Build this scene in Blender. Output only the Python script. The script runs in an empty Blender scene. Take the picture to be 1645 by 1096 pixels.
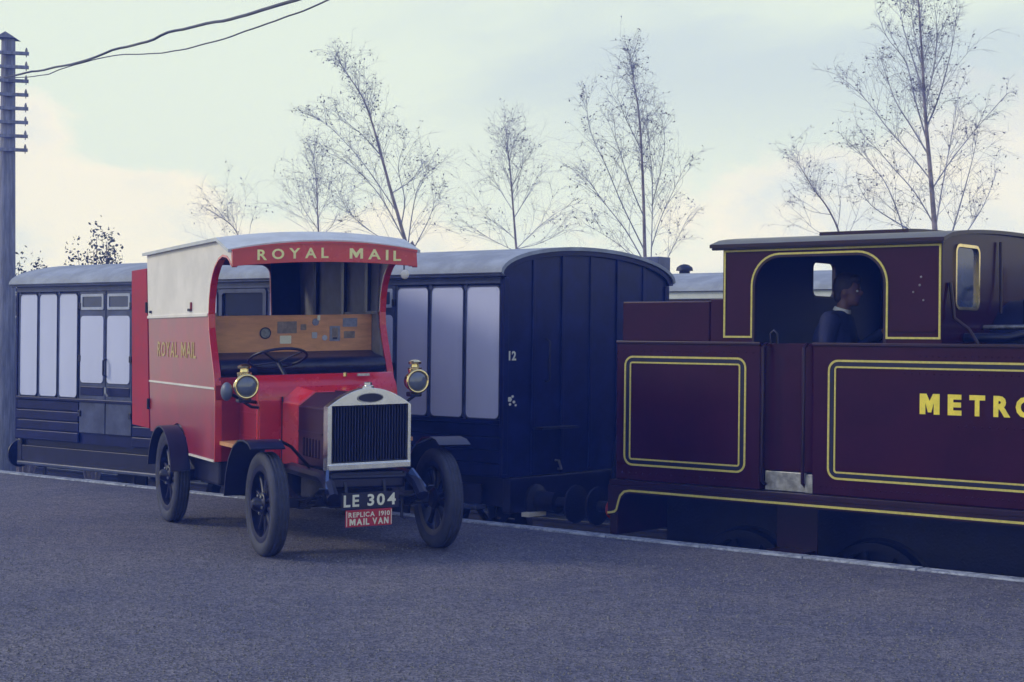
import bpy, bmesh, math, random
from mathutils import Vector, Matrix, noise
from mathutils.geometry import tessellate_polygon
R = math.radians
scene = bpy.context.scene
COL = scene.collection

# ------------------------------------------------------------------ camera
W, H, FPX, EYE = 1645.0, 1096.0, 2600.0, 1.6
YAW, ROLL = R(129.92), R(0.6)
fw = Vector((math.cos(YAW), math.sin(YAW), 0)); rt = Vector((math.sin(YAW), -math.cos(YAW), 0)); up = Vector((0, 0, 1))
cR = rt*math.cos(ROLL) + up*math.sin(ROLL); cU = up*math.cos(ROLL) - rt*math.sin(ROLL)
cam = bpy.data.cameras.new('camera'); camo = bpy.data.objects.new('camera', cam); COL.objects.link(camo)
cam.sensor_width = 36; cam.lens = 36*FPX/W; cam.clip_start = .1; cam.clip_end = 3000
m = Matrix((cR, cU, -fw)).transposed().to_4x4(); m.translation = (0, 0, EYE); camo.matrix_world = m
scene.camera = camo

# ------------------------------------------------------------------ sky and sun
SUN_DIR = Vector((-.72, -.50, .50)).normalized()
world = bpy.data.worlds.new('World'); scene.world = world; world.use_nodes = True
nt = world.node_tree; nt.nodes.clear()
def nd(t, **k):
    n = nt.nodes.new(t)
    for a, b in k.items(): setattr(n, a, b)
    return n
def mth(op, a, b=None, c=None):
    n = nd('ShaderNodeMath', operation=op)
    for i, q in enumerate((a, b, c)):
        if q is None: continue
        if hasattr(q, 'name'): nt.links.new(q, n.inputs[i])
        else: n.inputs[i].default_value = q
    return n.outputs[0]
def mrange(v, a, b, c=0., d=1.):
    n = nd('ShaderNodeMapRange', interpolation_type='SMOOTHSTEP'); n.clamp = True
    nt.links.new(v, n.inputs[0]); n.inputs[1].default_value = a; n.inputs[2].default_value = b
    n.inputs[3].default_value = c; n.inputs[4].default_value = d
    return n.outputs[0]
def mixc(f, a, b):
    n = nd('ShaderNodeMix', data_type='RGBA')
    nt.links.new(f, n.inputs[0])
    for q, i in ((a, 6), (b, 7)):
        if hasattr(q, 'name'): nt.links.new(q, n.inputs[i])
        else: n.inputs[i].default_value = q
    return n.outputs[2]
sky = nd('ShaderNodeTexSky', sky_type='NISHITA'); sky.sun_disc = False
sky.sun_elevation = math.asin(SUN_DIR.z); sky.sun_rotation = math.atan2(SUN_DIR.x, SUN_DIR.y)
sky.air_density = 1.0; sky.dust_density = 1.0; sky.ozone_density = 2.0
SKY_S = 0.12
tc = nd('ShaderNodeTexCoord'); sep = nd('ShaderNodeSeparateXYZ'); nt.links.new(tc.outputs['Generated'], sep.inputs[0])
z = sep.outputs[2]
# cloud deck: direction projected on to a plane overhead, so clouds flatten towards the horizon
den = mth('ADD', mth('MAXIMUM', z, 0.0), 0.10)
cmb = nd('ShaderNodeCombineXYZ')
nt.links.new(mth('DIVIDE', sep.outputs[0], den), cmb.inputs[0]); nt.links.new(mth('DIVIDE', sep.outputs[1], den), cmb.inputs[1])
cmb.inputs[2].default_value = 11.2
def nz(scale, detail, rough, vec, dist=0.):
    n = nd('ShaderNodeTexNoise'); n.inputs['Scale'].default_value = scale; n.inputs['Detail'].default_value = detail
    n.inputs['Roughness'].default_value = rough; n.inputs['Distortion'].default_value = dist
    nt.links.new(vec, n.inputs['Vector']); return n.outputs['Fac']
mp = nd('ShaderNodeMapping'); mp.inputs['Scale'].default_value = (1, 1, 1.7); nt.links.new(tc.outputs['Generated'], mp.inputs[0])
n_low = nz(2.1, 3, .5, mp.outputs[0])                       # where the cumulus bank stands tall
n_puff = nz(11.0, 8, .62, mp.outputs[0], .15)                # its billowing upper edge
n_in = nz(8.0, 7, .62, mp.outputs[0], .3)
n_top = nz(.42, 6, .55, cmb.outputs[0], .3)
def C(r, g_, b_): return (r/SKY_S, g_/SKY_S, b_/SKY_S, 1)
# pale washed sky low down, blue of the upper sky above it
pale = mixc(mrange(z, .0, .22), C(.79, .89, 1.0), C(.79, .90, .88))
blue = nd('ShaderNodeMix', data_type='RGBA'); blue.inputs[0].default_value = .65; nt.links.new(sky.outputs[0], blue.inputs[6]); blue.inputs[7].default_value = C(.42, .57, 1.25)
sk = mixc(mrange(z, .16, .80), pale, blue.outputs[2])
# cumulus bank along the horizon
top_ = mth('ADD', .03, mth('MULTIPLY', mrange(n_low, .36, .60), .14))
edge = mth('ADD', mth('SUBTRACT', top_, z), mth('MULTIPLY', mth('SUBTRACT', n_puff, .5), .15))
cm = mrange(edge, -.006, .03)
body_ = mixc(mrange(n_in, .40, .62), C(.77, .84, .98), C(.96, .94, .96))
lit = mixc(mrange(edge, .002, .05), C(1.02, .97, .96), body_)
sk = mixc(mth('MULTIPLY', cm, .9), sk, lit)
# cool grey-blue sheets higher up
gm = mth('MULTIPLY', mrange(n_top, .47, .62), mrange(z, .09, .17))
sk = mixc(mth('MULTIPLY', gm, .60), sk, C(.55, .66, .86))
bg = nd('ShaderNodeBackground'); bg.inputs[1].default_value = SKY_S
nt.links.new(sk, bg.inputs[0])
wo = nd('ShaderNodeOutputWorld'); nt.links.new(bg.outputs[0], wo.inputs[0])
sl = bpy.data.lights.new('sun', 'SUN'); sl.energy = 1.5; sl.angle = R(13); sl.color = (1, .93, .82)
so = bpy.data.objects.new('sun', sl); COL.objects.link(so); so.rotation_euler = SUN_DIR.to_track_quat('Z', 'Y').to_euler()
so.location = (20, -20, 30)
scene.view_settings.view_transform = 'Standard'; scene.view_settings.look = 'None'
scene.view_settings.gamma = 1; scene.view_settings.exposure = 0; scene.view_settings.use_curve_mapping = False
scene.cycles.max_bounces = 6

# ------------------------------------------------------------------ materials
MATS = {}
def mat(name, col, rough=.5, metal=0., var=.12, scale=6., bump=0., bscale=None, coat=0., col2=None, thr=(.4, .65), spec=.5, stretch=(1, 1, 1)):
    if name in MATS: return MATS[name]
    mt = bpy.data.materials.new(name); mt.use_nodes = True; t = mt.node_tree; b = t.nodes['Principled BSDF']
    b.inputs['Roughness'].default_value = rough; b.inputs['Metallic'].default_value = metal
    b.inputs['Coat Weight'].default_value = coat; b.inputs['Coat Roughness'].default_value = .08
    b.inputs['Specular IOR Level'].default_value = spec
    co = t.nodes.new('ShaderNodeTexCoord'); mpn = t.nodes.new('ShaderNodeMapping'); mpn.inputs['Scale'].default_value = stretch
    t.links.new(co.outputs['Object'], mpn.inputs[0])
    n = t.nodes.new('ShaderNodeTexNoise'); n.inputs['Scale'].default_value = scale; n.inputs['Detail'].default_value = 5; n.inputs['Roughness'].default_value = .65
    t.links.new(mpn.outputs[0], n.inputs['Vector'])
    rp = t.nodes.new('ShaderNodeValToRGB'); c2 = col2 or col
    a = tuple(max(0, c*(1-var)) for c in col)+(1,); d = tuple(min(1, c*(1+var)) for c in c2)+(1,)
    rp.color_ramp.elements[0].position = thr[0]; rp.color_ramp.elements[0].color = a
    rp.color_ramp.elements[1].position = thr[1]; rp.color_ramp.elements[1].color = d
    t.links.new(n.outputs['Fac'], rp.inputs[0]); t.links.new(rp.outputs[0], b.inputs['Base Color'])
    rr = t.nodes.new('ShaderNodeMapRange'); rr.inputs[3].default_value = max(.02, rough*.8); rr.inputs[4].default_value = min(1, rough*1.25)
    t.links.new(n.outputs['Fac'], rr.inputs[0]); t.links.new(rr.outputs[0], b.inputs['Roughness'])
    if bump:
        n2 = t.nodes.new('ShaderNodeTexNoise'); n2.inputs['Scale'].default_value = bscale or scale*4; n2.inputs['Detail'].default_value = 4
        t.links.new(mpn.outputs[0], n2.inputs['Vector'])
        bp = t.nodes.new('ShaderNodeBump'); bp.inputs['Strength'].default_value = bump; bp.inputs['Distance'].default_value = .02
        t.links.new(n2.outputs['Fac'], bp.inputs['Height']); t.links.new(bp.outputs[0], b.inputs['Normal'])
    MATS[name] = mt; return mt
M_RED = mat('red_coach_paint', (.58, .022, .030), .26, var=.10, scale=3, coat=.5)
M_REDS = mat('shaded_red_paint', (.30, .022, .042), .30, var=.18, scale=3, coat=.15, spec=.35)  # the van's red again, with side shade and bluish reflection put into the colour
M_REDM = mat('matt_red_paint', (.36, .016, .040), .6, var=.12, scale=4, spec=.2)
M_WHITE = mat('white_paint', (.74, .70, .68), .4, var=.10, scale=2.2, bump=.05)
M_ROOFG = mat('pale_roof_canvas', (.55, .58, .62), .7, var=.1, scale=5, bump=.2, bscale=60)
M_BLACK = mat('blue_black_paint', (.006, .007, .036), .35, var=.3, scale=8)
M_IRON = mat('oily_iron', (.004, .005, .026), .5, var=.4, scale=12, bump=.2)
M_RUB = mat('tyre_rubber', (.040, .044, .075), .75, var=.25, scale=14, bump=.15)
M_BONNET = mat('dark_bonnet_paint', (.030, .008, .025), .5, var=.2, scale=5, coat=.0, spec=.25)
M_NICK = mat('nickel_plate', (.78, .80, .82), .22, metal=1., var=.06, scale=10)
M_BRASS = mat('polished_brass', (.86, .70, .34), .16, metal=1., var=.1, scale=10)
M_GLASSD = mat('lamp_lens_glass', (.13, .15, .21), .05, var=.2, coat=1.)
M_CREAM = mat('pale_lettering', (.78, .78, .66), .5, var=.05)
M_GOLD = mat('yellow_lettering', (.92, .76, .07), .45, var=.08, scale=20)
M_GOLDP = mat('pale_gilt_lettering', (.96, .90, .42), .45, var=.06, scale=20)
M_GOLDD = mat('dull_gilt_lettering', (.50, .38, .14), .5, var=.3, scale=30)
M_TAN = mat('tan_varnished_board', (.64, .31, .13), .45, var=.14, scale=3, stretch=(1, 1, 5))
M_LEATH = mat('black_leather', (.012, .015, .05), .32, var=.25, scale=10, bump=.3, bscale=30)
M_INT = mat('grey_interior_paint', (.30, .31, .36), .55, var=.2, scale=4)
M_PLATE = mat('black_plate', (.006, .007, .03), .4)
M_REDPL = mat('red_plate', (.45, .02, .03), .4)
M_NAVY = mat('navy_carriage_paint', (.005, .009, .072), .38, var=.3, scale=5, bump=.06, bscale=20, coat=.0, spec=.28)
M_FRAMEB = mat('slate_blue_framing', (.060, .075, .16), .35, var=.3, scale=5, bump=.05)
M_LILAC = mat('lilac_grey_panel', (.60, .64, .92), .30, var=.03, scale=2, stretch=(2, 1, .6), coat=.2)
M_CROOF = mat('carriage_roof_felt', (.30, .33, .41), .75, var=.18, scale=3, bump=.3, bscale=30)
M_CWIN = mat('dark_window_glass', (.03, .045, .11), .12, var=.1, coat=.3)
M_CDARK = mat('dark_saloon_glass', (.010, .016, .055), .25, var=.1, spec=.2)
M_WFRAME = mat('pale_window_frame', (.42, .46, .60), .4, var=.1)
M_LOCO = mat('maroon_locomotive_paint', (.034, .0036, .012), .24, var=.12, scale=2.5, coat=.05, bump=.03, bscale=5, spec=.16)
M_LOCOD = mat('dark_maroon_paint', (.020, .0035, .012), .35, var=.3, scale=4, coat=.1, spec=.35)
M_LINE = mat('yellow_lining', (.60, .53, .13), .45, var=.12, scale=30)
M_LINEB = mat('black_lining', (.005, .006, .030), .35)
M_CABIN = mat('dark_cab_interior', (.014, .013, .035), .55, var=.2)
M_STEEL = mat('worn_steel', (.42, .42, .44), .38, metal=.8, var=.3, scale=14, bump=.1)
M_BUFR = mat('buffer_red', (.42, .02, .02), .4, var=.2)
M_WOODP = mat('flare_paled_wood', (.23, .24, .34), .85, var=.3, scale=5, stretch=(4, 4, .4), bump=.5, bscale=20)  # paled towards blue: backlight flare is put into the wood colour
M_CABLE = mat('black_cable', (.05, .055, .10), .6)
M_CERAM = mat('insulator_ceramic', (.25, .24, .26), .3)
M_BARK = mat('birch_bark', (.30, .25, .25), .85, var=.4, scale=4)
M_TWIG = mat('bare_twigs', (.36, .35, .42), .9, var=.3, scale=2)  # lightened and blued, so backlit flare on the far trees is in the colour
M_LEAF = mat('backlit_leaves', (.24, .23, .27), .8, var=.4, scale=1.5, col2=(.27, .24, .25))  # leaf colour lightened to stand in for light coming through from behind
M_SHRUB = mat('dark_shrub_leaves', (.05, .062, .062), .7, var=.4, scale=2)
M_SKIN = mat('skin', (.17, .09, .08), .5, var=.06)  # darkened: the shade on the driver's face is put into the colour
M_HAIR = mat('brown_hair', (.030, .020, .018), .6, var=.3, scale=60, stretch=(1, 1, .2))
M_SUIT = mat('navy_suit_cloth', (.014, .020, .085), .85, var=.15, scale=12, bump=.2, bscale=90)
M_SHIRT = mat('white_shirt', (.70, .72, .76), .7)
M_SLEEP = mat('creosoted_sleeper', (.010, .010, .018), .9, var=.3, bump=.4)
M_RAIL = mat('rusty_rail', (.012, .011, .018), .55, metal=.4, var=.3)
M_FARC = mat('far_brown_paint', (.13, .055, .045), .4, var=.15)
M_FARB = mat('far_cream_band', (.66, .70, .72), .4, var=.06)

# ------------------------------------------------------------------ mesh helpers
class MB:
    def __init__(s): s.v = []; s.f = []
    def add(s, vs, fs):
        o = len(s.v); s.v += [tuple(q) for q in vs]; s.f += [tuple(i+o for i in q) for q in fs]; return s
    def box(s, a, b):
        x0, x1 = sorted((a[0], b[0])); y0, y1 = sorted((a[1], b[1])); z0, z1 = sorted((a[2], b[2]))
        return s.add([(x, y, zz) for x in (x0, x1) for y in (y0, y1) for zz in (z0, z1)],
                     [(0, 1, 3, 2), (4, 6, 7, 5), (0, 4, 5, 1), (2, 3, 7, 6), (0, 2, 6, 4), (1, 5, 7, 3)])
    def bar(s, p, q, w, h, upv=(0, 0, 1)):
        p, q = Vector(p), Vector(q); d = (q-p).normalized(); a = d.cross(Vector(upv))
        if a.length < 1e-5: a = d.cross(Vector((1, 0, 0)))
        a.normalize(); b = a.cross(d)
        vs = [pt + a*sa*w/2 + b*sb*h/2 for pt in (p, q) for sa in (-1, 1) for sb in (-1, 1)]
        return s.add(vs, [(0, 1, 3, 2), (4, 6, 7, 5), (0, 4, 5, 1), (2, 3, 7, 6), (0, 2, 6, 4), (1, 5, 7, 3)])
    def prism(s, outer, fn, w0, w1, holes=()):
        polys = [list(outer)]+[list(h) for h in holes]; flat = [p for q in polys for p in q]; n = len(flat)
        tri = tessellate_polygon([[Vector((p[0], p[1], 0)) for p in q] for q in polys])
        vs = [fn(p[0], p[1], w0) for p in flat]+[fn(p[0], p[1], w1) for p in flat]
        fs = [tuple(t) for t in tri]+[tuple(i+n for i in reversed(t)) for t in tri]
        o = 0
        for q in polys:
            k = len(q)
            fs += [(o+i, o+(i+1) % k, n+o+(i+1) % k, n+o+i) for i in range(k)]; o += k
        return s.add(vs, fs)
    def tube(s, pts, r, n=6, cap=True, closed=False):
        pts = [Vector(p) for p in pts]; L = len(pts); rs = r if isinstance(r, (list, tuple)) else [r]*L
        vs = []; prev = None
        for i, p in enumerate(pts):
            if closed: t = pts[(i+1) % L]-pts[i-1]
            else: t = pts[min(i+1, L-1)]-pts[max(i-1, 0)]
            t.normalize()
            if prev is None:
                a = t.cross(Vector((0, 0, 1)))
                if a.length < 1e-3: a = t.cross(Vector((1, 0, 0)))
            else:
                a = prev - t*prev.dot(t)
                if a.length < 1e-4: a = t.cross(Vector((1, 0, 0)))
            a.normalize(); b = t.cross(a); prev = a
            vs += [p + (a*math.cos(2*math.pi*k/n)+b*math.sin(2*math.pi*k/n))*rs[i] for k in range(n)]
        fs = []
        for i in range(L if closed else L-1):
            j = (i+1) % L
            fs += [(i*n+k, i*n+(k+1) % n, j*n+(k+1) % n, j*n+k) for k in range(n)]
        if cap and not closed: fs += [tuple(range(n))[::-1], tuple((L-1)*n+k for k in range(n))]
        return s.add(vs, fs)
    def lathe(s, prof, c=(0, 0, 0), axis='z', n=24, close=True):
        """prof: (radius, height) along axis"""
        vs = []
        for r, hgt in prof:
            for k in range(n):
                a = 2*math.pi*k/n; p, q = r*math.cos(a), r*math.sin(a)
                v = {'z': (p, q, hgt), 'y': (q, hgt, p), 'x': (hgt, p, q)}[axis]
                vs.append((v[0]+c[0], v[1]+c[1], v[2]+c[2]))
        L = len(prof)
        fs = [(i*n+k, i*n+(k+1) % n, (i+1)*n+(k+1) % n, (i+1)*n+k) for i in range(L-1) for k in range(n)]
        if close:
            if prof[0][0] > 1e-6: fs.append(tuple(range(n))[::-1])
            if prof[-1][0] > 1e-6: fs.append(tuple((L-1)*n+k for k in range(n)))
        return s.add(vs, fs)
    def ribbon(s, pts, wid, fn, w0, w1, closed=False):
        """flat band of width wid along 2-D points, mapped by fn(u,v,w)"""
        P = [Vector((p[0], p[1])) for p in pts]; L = len(P); le = []; ri = []
        for i in range(L):
            a = P[i-1] if (closed or i > 0) else None; b = P[(i+1) % L] if (closed or i < L-1) else None
            d1 = (P[i]-a).normalized() if a is not None else None; d2 = (b-P[i]).normalized() if b is not None else None
            if d1 is None: d1 = d2
            if d2 is None: d2 = d1
            n1 = Vector((-d1.y, d1.x)); n2 = Vector((-d2.y, d2.x)); nn = (n1+n2)
            if nn.length < 1e-4: nn = n1
            nn.normalize(); k = 1/max(.5, nn.dot(n1)); le.append(P[i]+nn*wid/2*k); ri.append(P[i]-nn*wid/2*k)
        vs = []
        for i in range(L):
            vs += [fn(le[i].x, le[i].y, w0), fn(ri[i].x, ri[i].y, w0), fn(le[i].x, le[i].y, w1), fn(ri[i].x, ri[i].y, w1)]
        fs = []
        for i in range(L if closed else L-1):
            a = 4*i; b = 4*((i+1) % L)
            fs += [(a+2, a+3, b+3, b+2), (a, b, b+1, a+1), (a, a+2, b+2, b), (a+1, b+1, b+3, a+3)]
        if not closed: fs += [(0, 1, 3, 2), (4*L-4, 4*L-2, 4*L-1, 4*L-3)]
        return s.add(vs, fs)
    def shear(s, k):
        s.v = [(x, y, zz+k*y) for x, y, zz in s.v]; return s
    def build(s, name, mt, parent=None, smooth=None, bevel=0, off=None):
        if off is not None: s.v = [(x-off[0], y-off[1], zz-off[2]) for x, y, zz in s.v]
        me = bpy.data.meshes.new(name); me.from_pydata(s.v, [], s.f)
        bm = bmesh.new(); bm.from_mesh(me); bmesh.ops.recalc_face_normals(bm, faces=bm.faces); bm.to_mesh(me); bm.free()
        me.materials.append(mt)
        if smooth: me.shade_smooth(); me.set_sharp_from_angle(angle=R(smooth))
        o = bpy.data.objects.new(name, me); COL.objects.link(o); o.parent = parent
        if bevel:
            b = o.modifiers.new('bevel', 'BEVEL'); b.width = bevel; b.segments = 2; b.limit_method = 'ANGLE'; b.angle_limit = R(40)
        return o
def tag(o, label=None, cat=None, group=None, kind=None):
    for k, q in (('label', label), ('category', cat), ('group', group), ('kind', kind)):
        if q: o[k] = q
    return o
def empty(name, loc, rz=0):
    o = bpy.data.objects.new(name, None); COL.objects.link(o); o.location = loc; o.rotation_euler = (0, 0, rz); o.empty_display_size = .3; return o
def copy_tree(o, parent=None):
    c = o.copy(); COL.objects.link(c); c.parent = parent
    for ch in list(o.children): copy_tree(ch, c)
    return c
def rrect(u0, v0, u1, v1, r, n=5):
    pts = []
    for cx, cy, a0 in ((u1-r, v1-r, 0), (u0+r, v1-r, 90), (u0+r, v0+r, 180), (u1-r, v0+r, 270)):
        pts += [(cx+r*math.cos(R(a0+90*i/n)), cy+r*math.sin(R(a0+90*i/n))) for i in range(n+1)]
    return pts
def XZ(u, v, w): return (u, w, v)          # plate standing along X, thickness along Y
def YZ(u, v, w): return (w, u, v)          # plate standing along Y, thickness along X
def text_polys(txt, bold=0.0, ext=.002, res=3):
    """returns verts, faces of text laid in XY with cap height 1 and width, left aligned at 0"""
    if txt in ('M', 'N'):
        t = .13+bold*3.2
        if txt == 'M': P = [(0, 0), (0, 1), (t*1.15, 1), (.5, .36+t), (1-t*1.15, 1), (1, 1), (1, 0), (1-t, 0), (1-t, .80-t*.8), (.5+t*.30, .10), (.5-t*.30, .10), (t, .80-t*.8), (t, 0)]
        else: P = [(0, 0), (0, 1), (t*1.2, 1), (1-t, .06+t*1.4), (1-t, 1), (1, 1), (1, 0), (1-t*1.2, 0), (t, .94-t*1.4), (t, 0)]
        g_ = MB().prism(P, lambda u, v, w: (u, v, w), -ext, ext); return g_.v, g_.f, 1.06 if txt == 'M' else .92
    c = bpy.data.curves.new('txt', 'FONT'); c.body = txt; c.size = 1; c.offset = bold; c.extrude = ext; c.resolution_u = res
    o = bpy.data.objects.new('txt', c); COL.objects.link(o)
    dg = bpy.context.evaluated_depsgraph_get(); me = bpy.data.meshes.new_from_object(o.evaluated_get(dg))
    vs = [v.co.copy() for v in me.vertices]; fs = [tuple(p.vertices) for p in me.polygons]
    bpy.data.objects.remove(o); bpy.data.curves.remove(c); bpy.data.meshes.remove(me)
    if not vs: return [], [], 0
    x0 = min(v.x for v in vs); y0 = min(v.y for v in vs); x1 = max(v.x for v in vs); y1 = max(v.y for v in vs)
    return [((v.x-x0)/(x1-x0), (v.y-y0)/(y1-y0), v.z) for v in vs], fs, (x1-x0)/(y1-y0)
def letters(word, u0, u1, vfun, hgt, fn, gap=.18, bold=.0, w=0.0):
    """set a word between u0 and u1, baseline vfun(u); fn(u, v, w); one MB for each letter"""
    L = [text_polys(ch, bold, .004) for ch in word]; out = []
    ws = [max(q[2], .12) if q[0] else .45 for q, ch in zip(L, word)]
    tot = sum(ws)+gap*(len(ws)-1); k = (u1-u0)/tot; u = u0
    for (vs, fs, _), wd in zip(L, ws):
        b = vfun(u+wd*k/2)
        if vs: out.append(MB().add([fn(u+q[0]*wd*k, b+q[1]*hgt, w+q[2]) for q in vs], fs))
        u += (wd+gap)*k
    return out

# ------------------------------------------------------------------ setting: platform, ground, track
YE, RAIL = 10.80, -.91
def asphalt():
    mt = bpy.data.materials.new('gravelled_asphalt'); mt.use_nodes = True; t = mt.node_tree; b = t.nodes['Principled BSDF']; b.inputs['Roughness'].default_value = .9
    co = t.nodes.new('ShaderNodeTexCoord')
    def N(s, d, r=.6):
        n = t.nodes.new('ShaderNodeTexNoise'); n.inputs['Scale'].default_value = s; n.inputs['Detail'].default_value = d; n.inputs['Roughness'].default_value = r
        t.links.new(co.outputs['Object'], n.inputs['Vector']); return n.outputs['Fac']
    def ramp(f, p0, c0, p1, c1):
        r = t.nodes.new('ShaderNodeValToRGB'); r.color_ramp.elements[0].position = p0; r.color_ramp.elements[0].color = c0
        r.color_ramp.elements[1].position = p1; r.color_ramp.elements[1].color = c1; t.links.new(f, r.inputs[0]); return r.outputs[0]
    def mul(a, c, fac=1.):
        n = t.nodes.new('ShaderNodeMix'); n.data_type = 'RGBA'; n.blend_type = 'MULTIPLY'; n.inputs[0].default_value = fac
        t.links.new(a, n.inputs[6]); t.links.new(c, n.inputs[7]); return n.outputs[2]
    base = ramp(N(.9, 7, .7), .32, (.078, .082, .140, 1), .68, (.138, .132, .172, 1))
    mid = ramp(N(7, 4), .3, (.80, .80, .82, 1), .7, (1.15, 1.13, 1.08, 1))
    vo = t.nodes.new('ShaderNodeTexVoronoi'); vo.inputs['Scale'].default_value = 75; t.links.new(co.outputs['Object'], vo.inputs['Vector'])
    spk = t.nodes.new('ShaderNodeSeparateColor'); t.links.new(vo.outputs['Color'], spk.inputs[0])
    st = ramp(spk.outputs[0], .0, (.34, .34, .42, 1), 1., (1.85, 1.78, 1.52, 1))
    c = mul(mul(base, mid), st, 1.)
    t.links.new(c, b.inputs['Base Color'])
    bp = t.nodes.new('ShaderNodeBump'); bp.inputs['Strength'].default_value = .8; bp.inputs['Distance'].default_value = .012
    t.links.new(vo.outputs['Distance'], bp.inputs['Height']); t.links.new(bp.outputs[0], b.inputs['Normal'])
    return mt
M_ASPH = asphalt()
M_GRASS = mat('rough_grass_ground', (.035, .042, .032), .95, var=.3, scale=.6, bump=.5, bscale=12)
M_BALL = mat('track_ballast', (.012, .013, .022), .95, var=.5, scale=25, bump=.9, bscale=40)
M_BRICK = mat('platform_wall_brick', (.04, .04, .07), .9, var=.3, scale=10, bump=.4)
M_COPE = mat('worn_white_edge_paint', (.17, .19, .27), .85, var=.15, scale=14, col2=(.36, .39, .48), thr=(.40, .60), bump=.4)
g = MB(); g.add([(-64, -58, -1.25), (58, -58, -1.25), (58, 60, -1.25), (-64, 60, -1.25)], [(0, 1, 2, 3)])
tag(g.build('ground', M_GRASS), kind='structure')
# platform top with a gentle unevenness
px0, px1, py0 = -60., 40., -40.
g = MB()
def und(x, y): return .006*noise.noise((x*.5, y*.5, 0))+.004*noise.noise((x*1.6, y*1.6, 5)) if y < YE-.6 else 0.
xs = [px0+i*(px1-px0)/250 for i in range(251)]; ys = [py0+(YE-.14-py0)*j/130 for j in range(131)]
vs = [(x, y, und(x, y)-.001) for y in ys for x in xs]
g.add(vs, [(j*251+i, j*251+i+1, (j+1)*251+i+1, (j+1)*251+i) for j in range(130) for i in range(250)])
platform = tag(g.build('platform', M_ASPH, smooth=60), kind='structure')
g = MB(); g.box((px0, YE-.13, -1.3), (px1, YE-.05, -.075)); g.build('platform_wall', M_BRICK, platform)
x = px0; k = 0; random.seed(5)
slab_me = None
while x < px1-1:
    if -24 < x < 4:
        if slab_me is None:
            g = MB(); g.box((0, YE-.138, -.075), (.906, YE, .012)); o = g.build('coping_slab', M_COPE, platform, bevel=.008); slab_me = o
        else:
            o = slab_me.copy(); COL.objects.link(o); o.parent = platform
        o.location = (x, random.uniform(-.006, .006), random.uniform(-.003, .003))
    x += .914
g = MB(); g.box((px0, YE-.138, -.075), (-24.2, YE, .010)); g.box((4.9, YE-.138, -.075), (px1, YE, .010)); g.build('coping', M_COPE, platform)
# loose chippings lying on the asphalt
random.seed(11); g = MB()
for i in range(20000):
    d = 5.5+9*random.random()**1.3; a = random.uniform(-.36, .36); p = fw*d+rt*d*a
    if p.y > YE-.3: continue
    r = random.uniform(.005, .012); zz = und(p.x, p.y); an = random.uniform(0, 3)
    c, s_ = math.cos(an)*r, math.sin(an)*r
    g.add([(p.x+c, p.y+s_, zz-.002), (p.x-s_, p.y+c, zz-.002), (p.x-c, p.y-s_, zz-.002), (p.x+s_, p.y-c, zz-.002), (p.x+c*.2, p.y+s_*.1, zz+r*.7)], [(0, 1, 4), (1, 2, 4), (2, 3, 4), (3, 0, 4)])
tag(g.build('gravel', mat('loose_chippings', (.07, .07, .09), .85, var=.4, scale=90, col2=(.19, .18, .17))), 'small pale chippings scattered over the platform asphalt', kind='stuff')
# track bed and two tracks
g = MB(); g.add([(-62, YE-.05, -1.24), (56, YE-.05, -1.24), (56, YE+9.6, -1.24), (-62, YE+9.6, -1.24), (-62, YE, -1.07), (56, YE, -1.07), (56, YE+9., -1.07), (-62, YE+9., -1.07)],
        [(4, 5, 6, 7), (0, 1, 5, 4), (2, 3, 7, 6), (1, 2, 6, 5), (3, 0, 4, 7)])
tag(g.build('track_bed', M_BALL), kind='structure')
YT1, YT2 = 12.32, 18.75
def track(yc, label):
    o = empty('railway_track', (0, yc, -1.07)); tag(o, label, 'railway track', 'railway tracks beside the platform')
    for s in (-1, 1):
        g = MB(); y = s*.7525
        g.prism([(-.07, .02), (.07, .02), (.07, .035), (.012, .05), (.012, .125), (.035, .13), (.035, .16), (-.035, .16), (-.035, .13), (-.012, .125), (-.012, .05), (-.07, .035)], lambda u, v, w, y=y: (w, y+u, v), -61, 55)
        g.build('rail', M_RAIL, o)
    first = None
    for i in range(60):
        if first is None:
            g = MB(); g.box((-.125, -1.3, -.10), (.125, 1.3, .022)); first = g.build('sleeper', M_SLEEP, o); c = first
        else:
            c = first.copy(); COL.objects.link(c); c.parent = o
        c.location = (-34+i*.76, 0, 0)
    return o
track(YT1, 'track beside the platform under the locomotive and the dark carriage')
track(YT2, 'far track beyond the carriage under the brown train')

# ------------------------------------------------------------------ railway carriage
YC, CE0, CE1 = 11.05, -16.97, -9.36          # near side, left end, right end
CW = 2.60; YCF = YC+CW; YCM = (YC+YCF)/2
car = empty('railway_carriage', (CE0, YCM, RAIL))
tag(car, 'dark navy four-wheeled carriage with lilac-grey side panels, numbered 12 on its end', 'carriage')
CO = (CE0, YCM, RAIL)
def cb(mb, name, mt, **k): return mb.build(name, mt, k.pop('parent', car), off=CO, **k)
EZ = 2.20                                     # eaves
cb(MB().box((CE0+.01, YC+.035, .37), (CE1-.03, YCF-.035, EZ)), 'body', M_NAVY)
def arch(yc, hw, z0, rise, n=20, over=0):
    return [(yc+hw*math.cos(math.pi*i/n), z0+rise*math.sin(math.pi*i/n)**1.0) for i in range(n+1)]
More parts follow.
